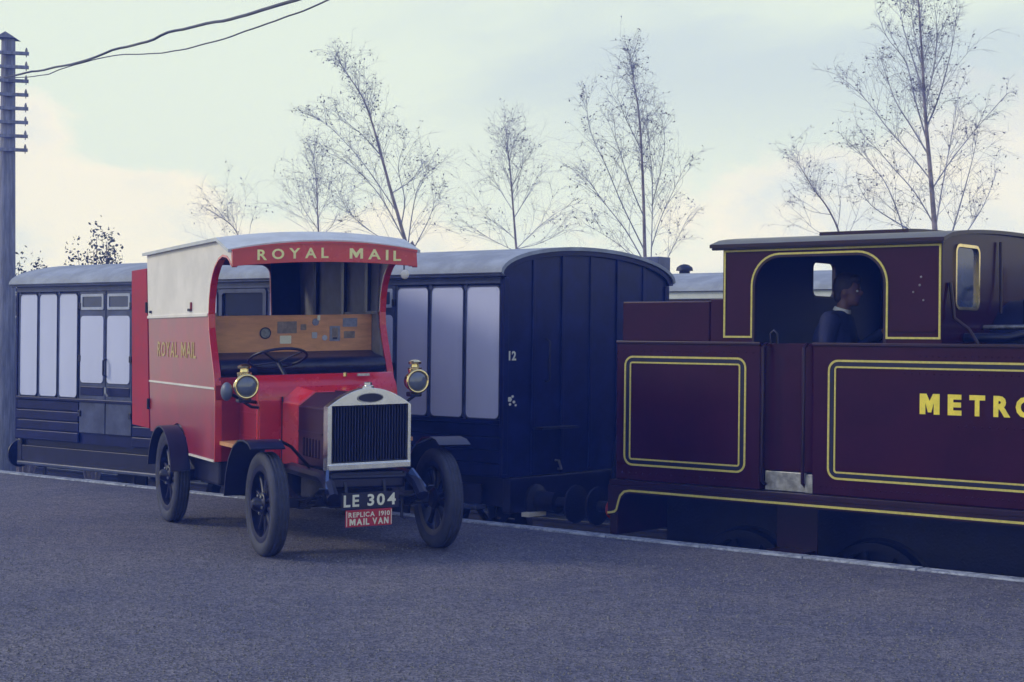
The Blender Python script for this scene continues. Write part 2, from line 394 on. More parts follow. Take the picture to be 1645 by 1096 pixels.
# framing rails and pillars of the upper side, the pale panels set between them
segs = []   # (x0, x1, kind)
def panels_from(a, b, n):
    w = (b-a)/n
    for i in range(n): segs.append((a+i*w, a+(i+1)*w, 'panel'))
panels_from(-16.93, -15.74, 3); segs += [(-15.72, -15.22, 'door'), (-15.22, -14.735, 'door')]
panels_from(-14.735, -13.28, 4); segs.append((-13.28, -12.50, 'saloon')); panels_from(-12.50, -11.68, 2)
segs += [(-11.68, -11.18, 'door'), (-11.18, -10.69, 'door')]; panels_from(-10.69, -9.375, 3)
PB, PT = .885, 2.095
for (a, b, kd) in segs:
    i = .017
    def panel(u0, v0, u1, v1, nm='panel', mt=M_LILAC):
        pr = rrect(u0, v0, u1, v1, .05)
        o = cb(MB().prism(pr, XZ, YC+.006, YC+.036), nm, mt)
        cb(MB().ribbon(pr, .009, XZ, YC-.002, YC+.02, True), 'beading', M_FRAMEB, parent=o)
        return o
    if kd == 'panel':
        panel(a+i, PB+.012, b-i, PT)
    elif kd == 'door':
        d = cb(MB().box((a+.008, YC+.004, .50), (b-.008, YC+.034, PT+.045)), 'door', M_FRAMEB, bevel=.006)
        pr = rrect(a+i+.02, 1.075, b-i-.02, 1.835, .045); cb(MB().prism(pr, XZ, YC-.006, YC+.01), 'panel', M_LILAC, parent=d)
        pr = rrect(a+i+.02, 1.905, b-i-.02, 2.085, .02); inn = rrect(a+i+.05, 1.935, b-i-.05, 2.055, .012)
        cb(MB().prism(pr, XZ, YC-.008, YC+.01, [inn]), 'window_frame', M_WFRAME, parent=d)
        cb(MB().prism(inn, XZ, YC+.0, YC+.012), 'pane', M_CWIN, parent=d)
        cb(MB().box((a+i+.02, YC-.004, .93), (b-i-.02, YC+.01, 1.03)), 'waist_panel', M_NAVY, parent=d, bevel=.004)
        if abs(a+15.22) < .02 or abs(a+11.18) < .02:
            cb(MB().tube([(a+.05, YC-.03, 1.03), (a+.07, YC-.045, .97), (a+.085, YC-.03, .93)], .012), 'handle', M_STEEL, parent=d, smooth=50)
            cb(MB().tube([(a+.03, YC, 1.15), (a+.03, YC-.05, 1.17), (a+.03, YC-.05, 1.33), (a+.03, YC, 1.35)], .011), 'grab_rail', M_IRON, parent=d, smooth=50)
        hx = a+.02 if abs(a+15.72) < .02 or abs(a+11.68) < .02 else b-.02
        for hz in (1.95, 1.35, .72): cb(MB().box((hx-.022, YC-.012, hz-.035), (hx+.022, YC+.008, hz+.035)), 'hinge', M_IRON, parent=d, bevel=.004)
    else:
        pr = rrect(a+.02, 1.50, b-.02, 2.11, .04); inn = rrect(a+.07, 1.54, b-.07, 2.07, .03)
        w = cb(MB().prism(pr, XZ, YC-.004, YC+.036, [inn]), 'window', M_FRAMEB); cb(MB().prism(inn, XZ, YC+.02, YC+.03), 'pane', M_CDARK, parent=w)
        panel(a+i, PB+.012, b-i, 1.44)
for xx in sorted({round(q, 3) for s in segs for q in s[:2]}):
    cb(MB().box((xx-.018, YC+.012, PB), (xx+.018, YC+.0355, PT+.02)), 'pillar', M_FRAMEB)
cb(MB().box((CE0+.006, YC-.006, PT+.02), (CE1-.026, YC+.036, EZ-.004)), 'top_rail', M_FRAMEB, bevel=.006)
cb(MB().box((CE0+.006, YC-.012, PB-.035), (CE1-.026, YC+.036, PB)), 'waist_rail', M_NAVY, bevel=.006)
# lower boarding: one board after another, left out behind the doors
spans = [(CE0+.006, -15.73), (-14.725, -11.69), (-10.68, CE1-.026)]
for (a, b) in spans:
    for j in range(4):
        z0 = .375+j*.119
        cb(MB().box((a, YC+.0+(.006 if j % 2 else 0), z0+.006), (b, YC+.036, z0+.116)), 'board', M_NAVY, bevel=.008)
# far side plain
for j in range(8): cb(MB().box((CE0+.006, YCF-.036, .375+j*.2275), (CE1-.026, YCF, .375+j*.2275+.22)), 'board', M_NAVY, bevel=.008)
# roof
ro = arch(YCM, CW/2+.075, EZ+.012, .285, 24); ri = arch(YCM, CW/2+.045, EZ-.006, .268, 24)
roof = cb(MB().prism(ro+ri[::-1], YZ, CE0-.07, CE1+.045), 'roof', M_CROOF, smooth=30)
cb(MB().box((CE0-.05, YC-.055, EZ-.022), (CE1+.03, YC-.004, EZ+.004)), 'cornice', M_FRAMEB, bevel=.008)
cb(MB().box((CE0-.05, YCF+.004, EZ-.022), (CE1+.03, YCF+.055, EZ+.004)), 'cornice', M_FRAMEB, bevel=.008)
# right end: upright planks under the arched roof, with cover strips
np_ = 6; pw = (CW-.004)/np_
def roofz(y): return EZ-.008+.268*math.sqrt(max(0, 1-((y-YCM)/(CW/2+.045))**2))
for i in range(np_):
    y0 = YC+.002+i*pw; y1 = y0+pw-.006
    top = [(y0+(y1-y0)*k/5, roofz(y0+(y1-y0)*k/5)-.002) for k in range(6)]
    cb(MB().prism([(y0, .37), (y1, .37)]+top[::-1], YZ, CE1-.024, CE1+(.0 if i % 2 else .004)), 'plank', M_NAVY, bevel=.006)
    if i: cb(MB().box((CE1, y0-.022, .40), (CE1+.016, y0+.016, roofz(y0)-.02)), 'cover_strip', M_NAVY, bevel=.004)
    pl = [(y0+(y1-y0)*k/5, roofz(y0+(y1-y0)*k/5)-.002) for k in range(6)]
    cb(MB().prism([(y0, .37), (y1, .37)]+pl[::-1], YZ, CE0-.02, CE0+.008), 'plank', M_NAVY)
eo = arch(YCM, CW/2+.06, EZ+.0, .276, 24); ei = arch(YCM, CW/2-.02, EZ-.03, .245, 24)
cb(MB().prism(eo+ei[::-1], YZ, CE1+.005, CE1+.028), 'end_arch', M_NAVY, bevel=.004)
cb(MB().box((CE1+.0045, YC, .40), (CE1+.02, YC+.07, 2.17)), 'corner_post', M_NAVY, bevel=.006)
cb(MB().box((CE1+.0045, YCF-.07, .40), (CE1+.02, YCF, 2.17)), 'corner_post', M_NAVY, bevel=.006)
for q in letters('12', YC+.085, YC+.185, lambda u: 1.425, .085, lambda u, v, w: (CE1+.009+w*.4, u, v), gap=.25, bold=.03): cb(q, 'digit', M_CREAM)
g = MB()
for a, b, s in ((.105, 1.075, .030), (.165, 1.05, .018), (.145, 1.10, .016), (.11, 1.03, .016), (.19, 1.02, .014)):
    g.prism([(YC+a+s*math.cos(k*1.05), b+s*.8*math.sin(k*1.05)) for k in range(6)], YZ, CE1+.002, CE1+.009)
cb(g, 'worn_marking', M_CREAM)
cb(MB().box((CE1+.018, YC+.42, .795), (CE1+.13, YC+.98, .815)), 'end_step', M_IRON, bevel=.004)
cb(MB().tube([(CE1+.02, YC+.60, 1.62), (CE1+.07, YC+.60, 1.60), (CE1+.07, YC+.60, 1.25), (CE1+.02, YC+.60, 1.23)], .011), 'grab_rail', M_IRON, smooth=50)
# underframe
und_ = cb(MB().box((CE0-.02, YC+.10, .10), (CE1+.01, YC+.20, .37)), 'solebar', M_BLACK, bevel=.006)
cb(MB().box((CE0-.02, YCF-.20, .10), (CE1+.01, YCF-.10, .37)), 'solebar', M_BLACK, bevel=.006)
cb(MB().box((CE1-.03, YC+.06, .05), (CE1+.06, YCF-.06, .368)), 'headstock', M_BLACK, bevel=.01)
cb(MB().box((CE0-.06, YC+.06, .05), (CE0+.03, YCF-.06, .368)), 'headstock', M_BLACK, bevel=.01)
cb(MB().box((CE0+.1, YC-.05, .075), (CE1-.25, YC+.095, .115)), 'upper_footboard', M_FRAMEB, bevel=.008)
cb(MB().box((CE0+.1, YC+.02, .118), (CE1-.25, YC+.045, .30)), 'footboard_back', M_BLACK, bevel=.004)
cb(MB().box((CE0+.1, YC-.05, -.42), (CE1-.25, YC+.16, -.385)), 'lower_footboard', M_BLACK, bevel=.008)
cb(MB().box((CE1+.06, YC+.22, .015), (CE1+.15, YC+.47, .055)), 'end_footstep', M_WHITE, bevel=.004)
for xx in (CE0+.5, CE0+2.2, CE0+4., CE0+5.6, CE1-.6):
    cb(MB().bar((xx, YC+.08, .30), (xx, YC+.05, -.40), .05, .014, (0, 1, 0)), 'step_hanger', M_IRON)
def rail_wheel(mb_fn, name, xx, yc, side, r, spokes, parent, off, mt=M_IRON):
    yo = yc+side*.755; s = side
    w = MB().lathe([(r-.07, s*.0), (r-.005, s*.0), (r, -s*.01), (r+.005, -s*.10), (r+.03, -s*.115), (r+.03, -s*.135), (r-.07, -s*.135), (r-.07, 0)], (xx, yo, RAIL+r), 'y', 40, close=False).build(name, mt, parent, off=off, smooth=35)
    MB().lathe([(0.02, s*.04), (.11, s*.04), (.13, 0), (.13, -s*.14), (.02, -s*.14)], (xx, yo, RAIL+r), 'y', 20).build('hub', mt, w, off=off, smooth=35)
    for k in range(spokes):
        a = 2*math.pi*k/spokes; d = Vector((math.cos(a), 0, math.sin(a))); c = Vector((xx, yo-s*.06, RAIL+r))
        MB().bar(c+d*.10, c+d*(r-.06), .05, .035, (0, 1, 0)).build('spoke', mt, w, off=off)
    return w
for xx in (CE0+1.75, CE1-1.75):
    for s in (-1, 1):
        rail_wheel(None, 'wheel', xx, YT1, s, .50, 8, car, CO)
        yy = YT1+s*.98
        g = MB()
        for j in range(5): g.box((xx-.55+j*.10, yy-.045, -.12-j*.03), (xx+.55-j*.10, yy+.045, -.095-j*.03))
        cb(g, 'leaf_spring', M_IRON)
        cb(MB().box((xx-.13, yy-.07, -.53), (xx+.13, yy+.07, -.30)), 'axlebox', M_IRON, bevel=.02)
        cb(MB().prism([(xx-.28, .10), (xx+.28, .10), (xx+.17, -.62), (xx+.14, -.62), (xx+.14, -.28), (xx-.14, -.28), (xx-.14, -.62), (xx-.17, -.62)], XZ, yy-s*.09, yy-s*.115), 'axleguard', M_IRON)
    cb(MB().tube([(xx, YT1-.95, RAIL+.5), (xx, YT1+.95, RAIL+.5)], .06, 10), 'axle', M_IRON, smooth=40)
def buffer(parent, off, x0, dx, y, zz, mts, r=.17):
    s = 1 if dx > 0 else -1; a = abs(dx)
    b = MB().lathe([(.15, 0), (.15, s*.03), (.095, s*.06), (.085, s*a*.55), (.10, s*a*.55)], (x0, y, zz), 'x', 20).build('buffer', mts[0], parent, off=off, smooth=35)
    MB().lathe([(.05, s*a*.5), (.05, s*(a-.05)), (r, s*(a-.035)), (r, s*(a-.015)), (r*.7, s*a), (.01, s*(a+.008))], (x0, y, zz), 'x', 24).build('buffer_head', mts[1], b, off=off, smooth=35)
for s in (-1, 1):
    buffer(car, CO, CE1+.06, .50, YT1+s*.86, .15, (M_IRON, M_IRON)); buffer(car, CO, CE0-.06, -.50, YT1+s*.86, .15, (M_IRON, M_IRON))
# vacuum hose and coupling at the carriage end
cb(MB().tube([(CE1+.08, YT1+.30, .10), (CE1+.12, YT1+.30, .55), (CE1+.18, YT1+.32, .85), (CE1+.28, YT1+.36, .92), (CE1+.38, YT1+.40, .80), (CE1+.44, YT1+.43, .45), (CE1+.40, YT1+.44, .12), (CE1+.30, YT1+.44, -.05)], .027, 10), 'vacuum_hose', M_BLACK, smooth=60)
for j in range(3):
    pts = [(CE1+.14+j*.15+.09*math.cos(a*math.pi/4), YT1+(.028*math.sin(a*math.pi/4) if j % 2 else 0), .12-.05*j*(2-j)+(.028*math.sin(a*math.pi/4) if j % 2 == 0 else 0)) for a in range(8)]
    cb(MB().tube(pts, .016, 6, closed=True), 'coupling_link', M_IRON, smooth=60)
cb(MB().tube([(CE1+.05, YC+.72, .50), (CE1+.09, YC+.72, .50), (CE1+.09, YC+.76, .42), (CE1+.05, YC+.76, .42)], .012), 'lamp_iron', M_STEEL, smooth=50)

# ------------------------------------------------------------------ brown train on the far track
FO = (-21., YT2, RAIL); YF = YT2-1.3
far = empty('railway_coach', FO); tag(far, 'brown coach with pale cornice band and grey roof on the far track behind', 'carriage')
def fb(mb, name, mt, **k): return mb.build(name, mt, k.pop('parent', far), off=FO, **k)
fb(MB().box((-21, YF+.02, .25), (-2, YF+2.58, 2.16)), 'body', M_FARC)
fb(MB().box((-21.02, YF-.02, 2.162), (-1.98, YF+2.62, 2.262)), 'cornice_band', M_FARB, bevel=.01)
fo_ = arch(YT2, 1.36, 2.265, .29, 20); fi_ = arch(YT2, 1.33, 2.263, .25, 20)
fr = fb(MB().prism(fo_+fi_[::-1], YZ, -21.1, -1.9), 'roof', M_CROOF, smooth=30)
for xx in (-18.5, -12.58, -8.4, -5.0): fb(MB().lathe([(.075, 0), (.075, .05), (.12, .055), (.11, .10), (.06, .135), (.02, .145)], (xx, YT2, 2.545), n=16), 'roof_ventilator', M_IRON, parent=fr, smooth=40)
fb(MB().box((-13.30, YT2-.15, 2.52), (-12.92, YT2+.15, 2.80)), 'roof_box', M_FRAMEB, parent=fr, bevel=.01)
for k in range(10):
    a = -20.6+k*1.85
    w = fb(MB().prism(rrect(a, 1.30, a+1.15, 2.0, .05), XZ, YF+.004, YF+.03, [rrect(a+.06, 1.36, a+1.09, 1.94, .03)]), 'window', M_FARB)
    fb(MB().prism(rrect(a+.06, 1.36, a+1.09, 1.94, .03), XZ, YF+.012, YF+.026), 'pane', M_CWIN, parent=w)
fb(MB().box((-21, YF+.12, -.1), (-2, YF+2.48, .245)), 'underframe', M_IRON)
for xx in (-19.5, -17.2, -5.8, -3.5):
    for s in (-1, 1): rail_wheel(None, 'wheel', xx, YT2, s, .5, 6, far, FO)

# ------------------------------------------------------------------ steam locomotive
YL, YLF = 10.98, 13.64; LX = -8.05; LO = (LX, YT1-.01, RAIL); LM = (YL+YLF)/2
loco = empty('steam_locomotive', LO); tag(loco, 'maroon steam tank locomotive with yellow lining and lettering on its tank', 'locomotive')
def lb(mb, name, mt, **k): return mb.build(name, mt, k.pop('parent', loco), off=LO, **k)
LF = 3.2                                      # front buffer beam
TKF = .75                                     # front of side tanks
DX0, DX1 = -6.645, -6.185                     # doorway
TZ = 1.605
lb(MB().box((LX+.01, YL, .452), (DX0, YLF, TZ)), 'bunker', M_LOCO, bevel=.012)
lb(MB().box((LX+.03, YL+.05, TZ+.001), (-7.155, YLF-.05, 1.94)), 'coal_bunker', M_LOCO, bevel=.012)
lb(MB().box((-7.15, YL+.055, TZ+.001), (-7.02, YLF-.055, 1.955)), 'coal_bunker_front', M_LOCO, bevel=.008)
for ya, yb in ((YL, YL+.52), (YLF-.52, YLF)):
    tk = lb(MB().box((DX1, ya, .452), (TKF, yb, TZ)), 'side_tank', M_LOCO, bevel=.012)
lb(MB().box((DX1, YL-.012, TZ-.018), (TKF, YL+.02, TZ+.008)), 'tank_beading', M_LOCOD, bevel=.006)
lb(MB().box((LX+.01, YL-.012, TZ-.018), (DX0, YL+.02, TZ+.008)), 'tank_beading', M_LOCOD, bevel=.006)
# doorway
lb(MB().box((DX0+.002, YL+.05, .61), (DX1-.002, YL+.08, TZ)), 'cab_door', M_LOCO, bevel=.006)
lb(MB().box((DX0+.03, YL+.036, .456), (DX1-.075, YL+.062, .605)), 'kick_plate', M_STEEL, bevel=.004)
lb(MB().box((DX1-.055, YL-.006, .456), (DX1+.012, YL+.04, .60)), 'kick_plate', M_STEEL, bevel=.004)
for xx in (DX0+.035, DX1-.065):
    lb(MB().tube([(xx, YL+.03, .50), (xx, YL-.02, .53), (xx, YL-.02, 1.57), (xx, YL+.03, 1.60)], .015, 8), 'handrail', M_LOCOD, smooth=50)
lb(MB().tube([(-6.56, YL+.02, 1.60), (-6.56, YL+.01, 1.68), (-6.53, YL+.01, 1.705), (-6.50, YL+.01, 1.68), (-6.50, YL+.02, 1.60)], .012, 8), 'door_latch', M_IRON, smooth=50)
# footplate and valance with its swept end
lb(MB().box((LX-.03, YL-.035, .405), (LF, YLF+.035, .450)), 'footplate', M_LOCOD, bevel=.004)
def swept(zo):
    pts = [(LX-.045, .165+zo), (LX+.0, .172+zo)]
    pts += [(LX+.0+.055*math.sin(a), .172+.055-.055*math.cos(a)+zo) for a in (R(30), R(60))]
    pts += [(LX+.065, .26+zo), (LX+.085, .315+zo), (LX+.125, .352+zo), (LX+.18, .363+zo), (LF, .363+zo)]
    return pts
sw = swept(-.02)
for yy, s in ((YL-.03, 1), (YLF+.03, -1)):
    lb(MB().prism([(LX-.045, .404)]+sw+[(LF, .404)], XZ, yy, yy+s*.02), 'valance', M_LOCOD)
lb(MB().ribbon(swept(.004), .017, XZ, YL-.036, YL-.0305), 'lining', M_LINE)
# lined panels
for (a, b, c, d) in ((-7.948, .583, -6.781, 1.48), (-6.042, .584, TKF-.14, 1.476)):
    lb(MB().ribbon(rrect(a, b, c, d, .075, 6), .016, XZ, YL-.005, YL+.002, True), 'lining', M_LINE)
    lb(MB().ribbon(rrect(a+.027, b+.025, c-.027, d-.025, .05, 5), .026, XZ, YL-.004, YL+.002, True), 'lining_band', M_LINEB)
    lb(MB().ribbon(rrect(a+.053, b+.047, c-.053, d-.047, .018, 3), .013, XZ, YL-.005, YL+.002, True), 'lining', M_LINE)
# lettering
wds = {'M': .155, 'E': .105, 'T': .118, 'R': .125, 'O': .15, 'P': .12, 'L': .10, 'I': .035, 'A': .14, 'N': .135}
u = -4.37; lx = [-5.297, -5.079, -4.915, -4.735, -4.572]
for ch in 'POLITAN': lx.append(u); u += wds[ch]+.06
for ch, u in zip('METROPOLITAN', lx):
    vs, fs, w = text_polys(ch, .05, .02)
    lb(MB().add([(u+q[0]*wds[ch], YL-.003-q[2]*.05, 1.098+q[1]*.150) for q in vs], fs), 'letter', M_GOLD)
def rivets(x0, x1, zz, st, name='rivet_row', r=.010):
    g = MB(); n = int((x1-x0)/st)
    for i in range(n+1):
        xx = x0+i*st; g.add([(xx+r*math.cos(k*1.2566), YL+.001, zz+r*math.sin(k*1.2566)) for k in range(5)]+[(xx, YL-.006, zz)], [(k, (k+1) % 5, 5) for k in range(5)])
    o = lb(g, name, M_LOCO); o['kind'] = 'stuff'
rivets(-5.42, TKF-.2, 1.392, .058); rivets(-5.3, TKF-.2, 1.52, .05); rivets(-5.0, TKF-.3, 1.02, .06)
rivets(-6.1, TKF-.05, .515, .045); rivets(LX+.08, DX0-.05, 1.53, .07); rivets(LX+.08, DX0-.05, .515, .07)
# cab side sheets with arched opening
CX0, CX1, CZB, CZT = -7.0, -5.135, TZ+.002, 2.375
def cabsheet():
    a0, a1, zt, rr = -6.715, -5.585, 2.285, .235
    pts = [(CX0, CZB), (CX0, CZT), (CX1, CZT), (CX1, CZB), (a1, CZB)]
    pts += [(a1-rr+rr*math.cos(R(i*10)), zt-rr+rr*math.sin(R(i*10))) for i in range(10)]
    pts += [(a0+rr-rr*math.sin(R(i*10)), zt-rr+rr*math.cos(R(i*10))) for i in range(10)]
    return pts+[(a0, CZB)]
for yy, s in ((YL+.004, 1), (YLF-.004, -1)):
    cs = lb(MB().prism(cabsheet(), XZ, yy, yy+s*.022), 'cab_side', M_LOCO)
    op = cabsheet()[4:]
    lb(MB().ribbon(op, .022, XZ, yy-s*.006, yy+s*.03), 'opening_beading', M_LOCOD, parent=cs)
# yellow line round the cab sheet
a0, a1, zt, rr = -6.732, -5.568, 2.30, .248
ln = [(-6.982, 1.652), (-6.982, 2.332), (-5.150, 2.332), (-5.150, 1.652), (a1, 1.652)]
ln += [(a1-rr+rr*math.cos(R(i*10)), zt-rr+rr*math.sin(R(i*10))) for i in range(10)]
ln += [(a0+rr-rr*math.sin(R(i*10)), zt-rr+rr*math.cos(R(i*10))) for i in range(10)]+[(a0, 1.652)]
lb(MB().ribbon(ln, .015, XZ, YL-.0035, YL+.003, True), 'lining', M_LINE)
lb(MB().box((-5.54, YL-.010, 1.70), (-5.18, YL+.004, 1.715)), 'cab_strip', M_LOCO)
for xx, zz, r in ((-5.30, 2.10, .009), (-5.31, 2.04, .010), (-5.36, 1.99, .008), (-5.28, 1.93, .008)):
    lb(MB().lathe([(r, 0), (r*.6, -.006)], (xx, YL+.004, zz), 'y', 8), 'bolt', M_STEEL)
# cab front and back with windows
def camber(y): return CZT+.115*math.sqrt(max(0, 1-((y-LM)/(LM-YL+.05))**2))
topc = [(YL+.03+(YLF-YL-.06)*i/16, camber(YL+.03+(YLF-YL-.06)*i/16)-.012) for i in range(17)]
outl = [(YL+.03, CZB), (YLF-.03, CZB)]+topc[::-1]
w1 = rrect(11.20, 1.876, 11.60, 2.34, .055); w2 = rrect(2*LM-11.60, 1.876, 2*LM-11.20, 2.34, .055)
lb(MB().prism(outl, YZ, CX1-.024, CX1-.002, [w1, w2]), 'cab_front', M_LOCO)
for w in (w1, w2):
    o = lb(MB().ribbon(w, .022, YZ, CX1-.026, CX1+.012, True), 'spectacle_frame', M_BRASS, smooth=30)
    lb(MB().prism(w, YZ, CX1-.016, CX1-.010), 'pane', M_CWIN, parent=o)
b1 = rrect(12.37, 2.01, 12.77, 2.315, .06); b2 = rrect(2*LM-12.77, 2.01, 2*LM-12.37, 2.315, .06)
lb(MB().prism(outl, YZ, CX0+.002, CX0+.022, [b1]), 'cab_back', M_CABIN)
for w in (b1,): lb(MB().ribbon(w, .018, YZ, CX0-.004, CX0+.028, True), 'window_rim', M_LOCOD)
ins = lambda q: (q[0], min(q[1], CZT))
rf = [(YL-.045+(YLF-YL+.09)*i/20, camber(YL-.045+(YLF-YL+.09)*i/20)) for i in range(21)]
rf2 = [(a, b-.028) for a, b in rf]
croof = lb(MB().prism(rf+rf2[::-1], YZ, CX0-.10, CX1+.035), 'cab_roof', M_LOCOD, smooth=30)
lb(MB().prism([(a, b+.028) for a, b in rf[4:17]]+[(a, b-.002) for a, b in rf[4:17]][::-1], YZ, -6.42, -5.65), 'roof_hatch', M_LOCOD, parent=croof)
lb(MB().box((CX0-.09, YL-.03, CZT-.035), (CX1+.02, YL+.0, CZT+.004)), 'gutter', M_LOCOD, bevel=.004)
# cab inside
lb(MB().box((CX0+.03, YL+.09, .452), (CX1-.03, YLF-.09, .47)), 'cab_floor', M_SLEEP)
lb(MB().lathe([(.60, -5.42), (.60, -5.16)], (0, LM, 1.38), 'x', 28), 'backhead', M_IRON, smooth=40)
lb(MB().box((-6.62, YL+.09, .47), (-6.985, YLF-.09, 1.60)), 'bunker_bulkhead', M_CABIN)
lb(MB().tube([(-5.46, LM-.3, 1.7), (-5.55, LM-.3, 1.8), (-5.55, LM-.1, 1.95)], .02), 'regulator_handle', M_STEEL, smooth=50)
lb(MB().tube([(-5.5, 11.42, 1.5), (-5.62, 11.42, 1.75), (-5.68, 11.43, 2.05), (-5.60, 11.44, 2.2)], .03, 8), 'brake_standard', M_IRON, smooth=50)
# boiler, smokebox, dome, chimney beyond the frame edge
lb(MB().lathe([(.60, CX1), (.60, -4.2), (.56, -4.18), (.56, 1.3)], (0, LM, 1.36), 'x', 40), 'boiler', M_BLACK, smooth=40)
lb(MB().lathe([(.62, 1.3), (.62, 2.35), (.55, 2.40), (.50, 2.46), (.2, 2.5)], (0, LM, 1.36), 'x', 40), 'smokebox', M_IRON, smooth=40)
lb(MB().lathe([(.30, 0), (.22, .10), (.19, .22), (.17, .75), (.20, .80), (.23, .86), (.23, .90), (.17, .90)], (1.85, LM, 1.93), n=28), 'chimney', M_IRON, smooth=40)
lb(MB().lathe([(.42, -.05), (.34, .06), (.30, .2), (.29, .45), (.24, .58), (.12, .65), (.01, .66)], (-1.8, LM, 1.90), n=28), 'dome', M_LOCO, smooth=50)
lb(MB().tube([(CX1+.01, YL+.115, 2.06), (CX1+.035, YL+.11, 1.90), (CX1+.04, YL+.12, 1.80), (CX1+.14, YL+.15, 1.72), (CX1+.20, YL+.17, 1.62), (CX1+.21, YL+.17, 1.58)], .014, 8), 'cab_pipe', M_LOCOD, smooth=60)
lb(MB().tube([(CX1+.25, LM-.42, 1.70), (CX1+.25, LM-.42, 1.95), (CX1+.25, LM-.33, 2.04), (CX1+.25, LM-.2, 2.06), (CX1+.25, LM-.10, 2.0), (CX1+.25, LM-.08, 1.9)], .020, 8), 'injector_pipe', M_BLACK, smooth=60)
lb(MB().tube([(CX1+.02, LM-.35, 2.40), (CX1+.03, LM-.36, 2.1), (CX1+.05, LM-.40, 1.85)], .012, 8), 'whistle_rod', M_LOCOD, smooth=60)
lb(MB().lathe([(.022, 0), (.022, .07), (.034, .08), (.034, .09), (.024, .10), (.024, .24), (.012, .26)], (CX1+.12, LM+.02, 1.97), n=12), 'whistle', M_BRASS, smooth=40)
lb(MB().tube([(CX1+.01, LM-.62, 1.74), (-3.5, LM-.66, 1.76), (1.3, LM-.66, 1.76)], .018, 8), 'boiler_handrail', M_STEEL, smooth=60)
lb(MB().tube([(CX1+.01, YL+.38, 1.66), (CX1+.35, YL+.38, 1.66), (CX1+.6, YL+.42, 1.72), (CX1+1.2, YL+.42, 1.72)], .035, 8), 'feed_pipe', M_BLACK, smooth=60)
# frames, wheels, steps, buffers
for yy in (LM-.62, LM+.60): lb(MB().box((LX+.05, yy, -.25), (LF, yy+.03, .403)), 'frame', M_IRON)
for xx, r in ((-7.15, .48), (-5.95, .48), (-3.6, .83), (-1.35, .83)):
    for s in (-1, 1): rail_wheel(None, 'wheel', xx, YT1, s, r, 10 if r < .6 else 14, loco, LO)
    lb(MB().tube([(xx, YT1-.75, RAIL+r), (xx, YT1+.75, RAIL+r)], .075, 10), 'axle', M_IRON, smooth=40)
lb(MB().bar((-3.6, YT1-.84, RAIL+.68), (-1.35, YT1-.84, RAIL+.68), .05, .10, (0, 1, 0)), 'coupling_rod', M_STEEL)
for xx in (-6.42, .4):
    st = lb(MB().box((xx-.17, YL+.02, -.02), (xx+.17, YL+.20, -.005)), 'footstep', M_LOCOD)
    lb(MB().box((xx-.18, YL+.20, -.35), (xx+.18, YL+.215, .403)), 'step_plate', M_LOCOD, parent=st)
    lb(MB().box((xx-.17, YL+.02, -.34), (xx+.17, YL+.20, -.325)), 'footstep', M_LOCOD, parent=st)
for xx in (-4.42, -2.5): lb(MB().tube([(xx, YL+.30, .40), (xx, YL+.30, -.25)], .05, 8), 'sand_pipe', M_IRON, smooth=50)
lb(MB().box((LX-.06, YL+.02, -.02), (LX+.02, YLF-.02, .403)), 'buffer_beam', M_LOCOD, bevel=.01)
lb(MB().lathe([(.075, 0), (.085, -.012), (.070, -.03), (.02, -.034)], (LX-.085, YL+.10, .185), 'x', 20), 'buffer_socket', M_BUFR, smooth=40)
lb(MB().box((LF, YL+.02, -.02), (LF+.07, YLF-.02, .403)), 'buffer_beam', M_BUFR, bevel=.01)
for s in (-1, 1):
    buffer(loco, LO, LX-.06, -.50, YT1+s*.86, .15, (M_BUFR, M_IRON)); buffer(loco, LO, LF+.07, .50, YT1+s*.86, .15, (M_BUFR, M_IRON))

# ------------------------------------------------------------------ driver in the cab
def blob(mb, c, r, n=14, m_=9, rot=None):
    vs = []; fs = []
    for i in range(m_+1):
        t = math.pi*i/m_
        for k in range(n):
            a = 2*math.pi*k/n; v = Vector((r[0]*math.sin(t)*math.cos(a), r[1]*math.sin(t)*math.sin(a), r[2]*math.cos(t)))
            if rot: v = rot @ v
            vs.append(v+Vector(c))
    for i in range(m_):
        fs += [(i*n+k, i*n+(k+1) % n, (i+1)*n+(k+1) % n, (i+1)*n+k) for k in range(n)]
    return mb.add(vs, fs)
def loft(mb, rings, n=16):
    """rings: (centre, rx, ry) horizontal ellipses"""
    vs = [(c[0]+rx*math.cos(2*math.pi*k/n), c[1]+ry*math.sin(2*math.pi*k/n), c[2]) for c, rx, ry in rings for k in range(n)]
    L = len(rings); fs = [(i*n+k, i*n+(k+1) % n, (i+1)*n+(k+1) % n, (i+1)*n+k) for i in range(L-1) for k in range(n)]
    fs += [tuple(range(n))[::-1], tuple((L-1)*n+k for k in range(n))]
    return mb.add(vs, fs)
def fuse(o, vox=.012, it=4):
    md = o.modifiers.new('fuse', 'REMESH'); md.mode = 'VOXEL'; md.voxel_size = vox; md.use_smooth_shade = True
    sm = o.modifiers.new('soft', 'SMOOTH'); sm.iterations = it; sm.factor = .5
PX, PY, PZ = -6.23, 11.50, .47
per = empty('person', (PX, PY, PZ), R(10)); tag(per, 'person in navy suit and white collar leaning forward in the locomotive cab opening', 'person')
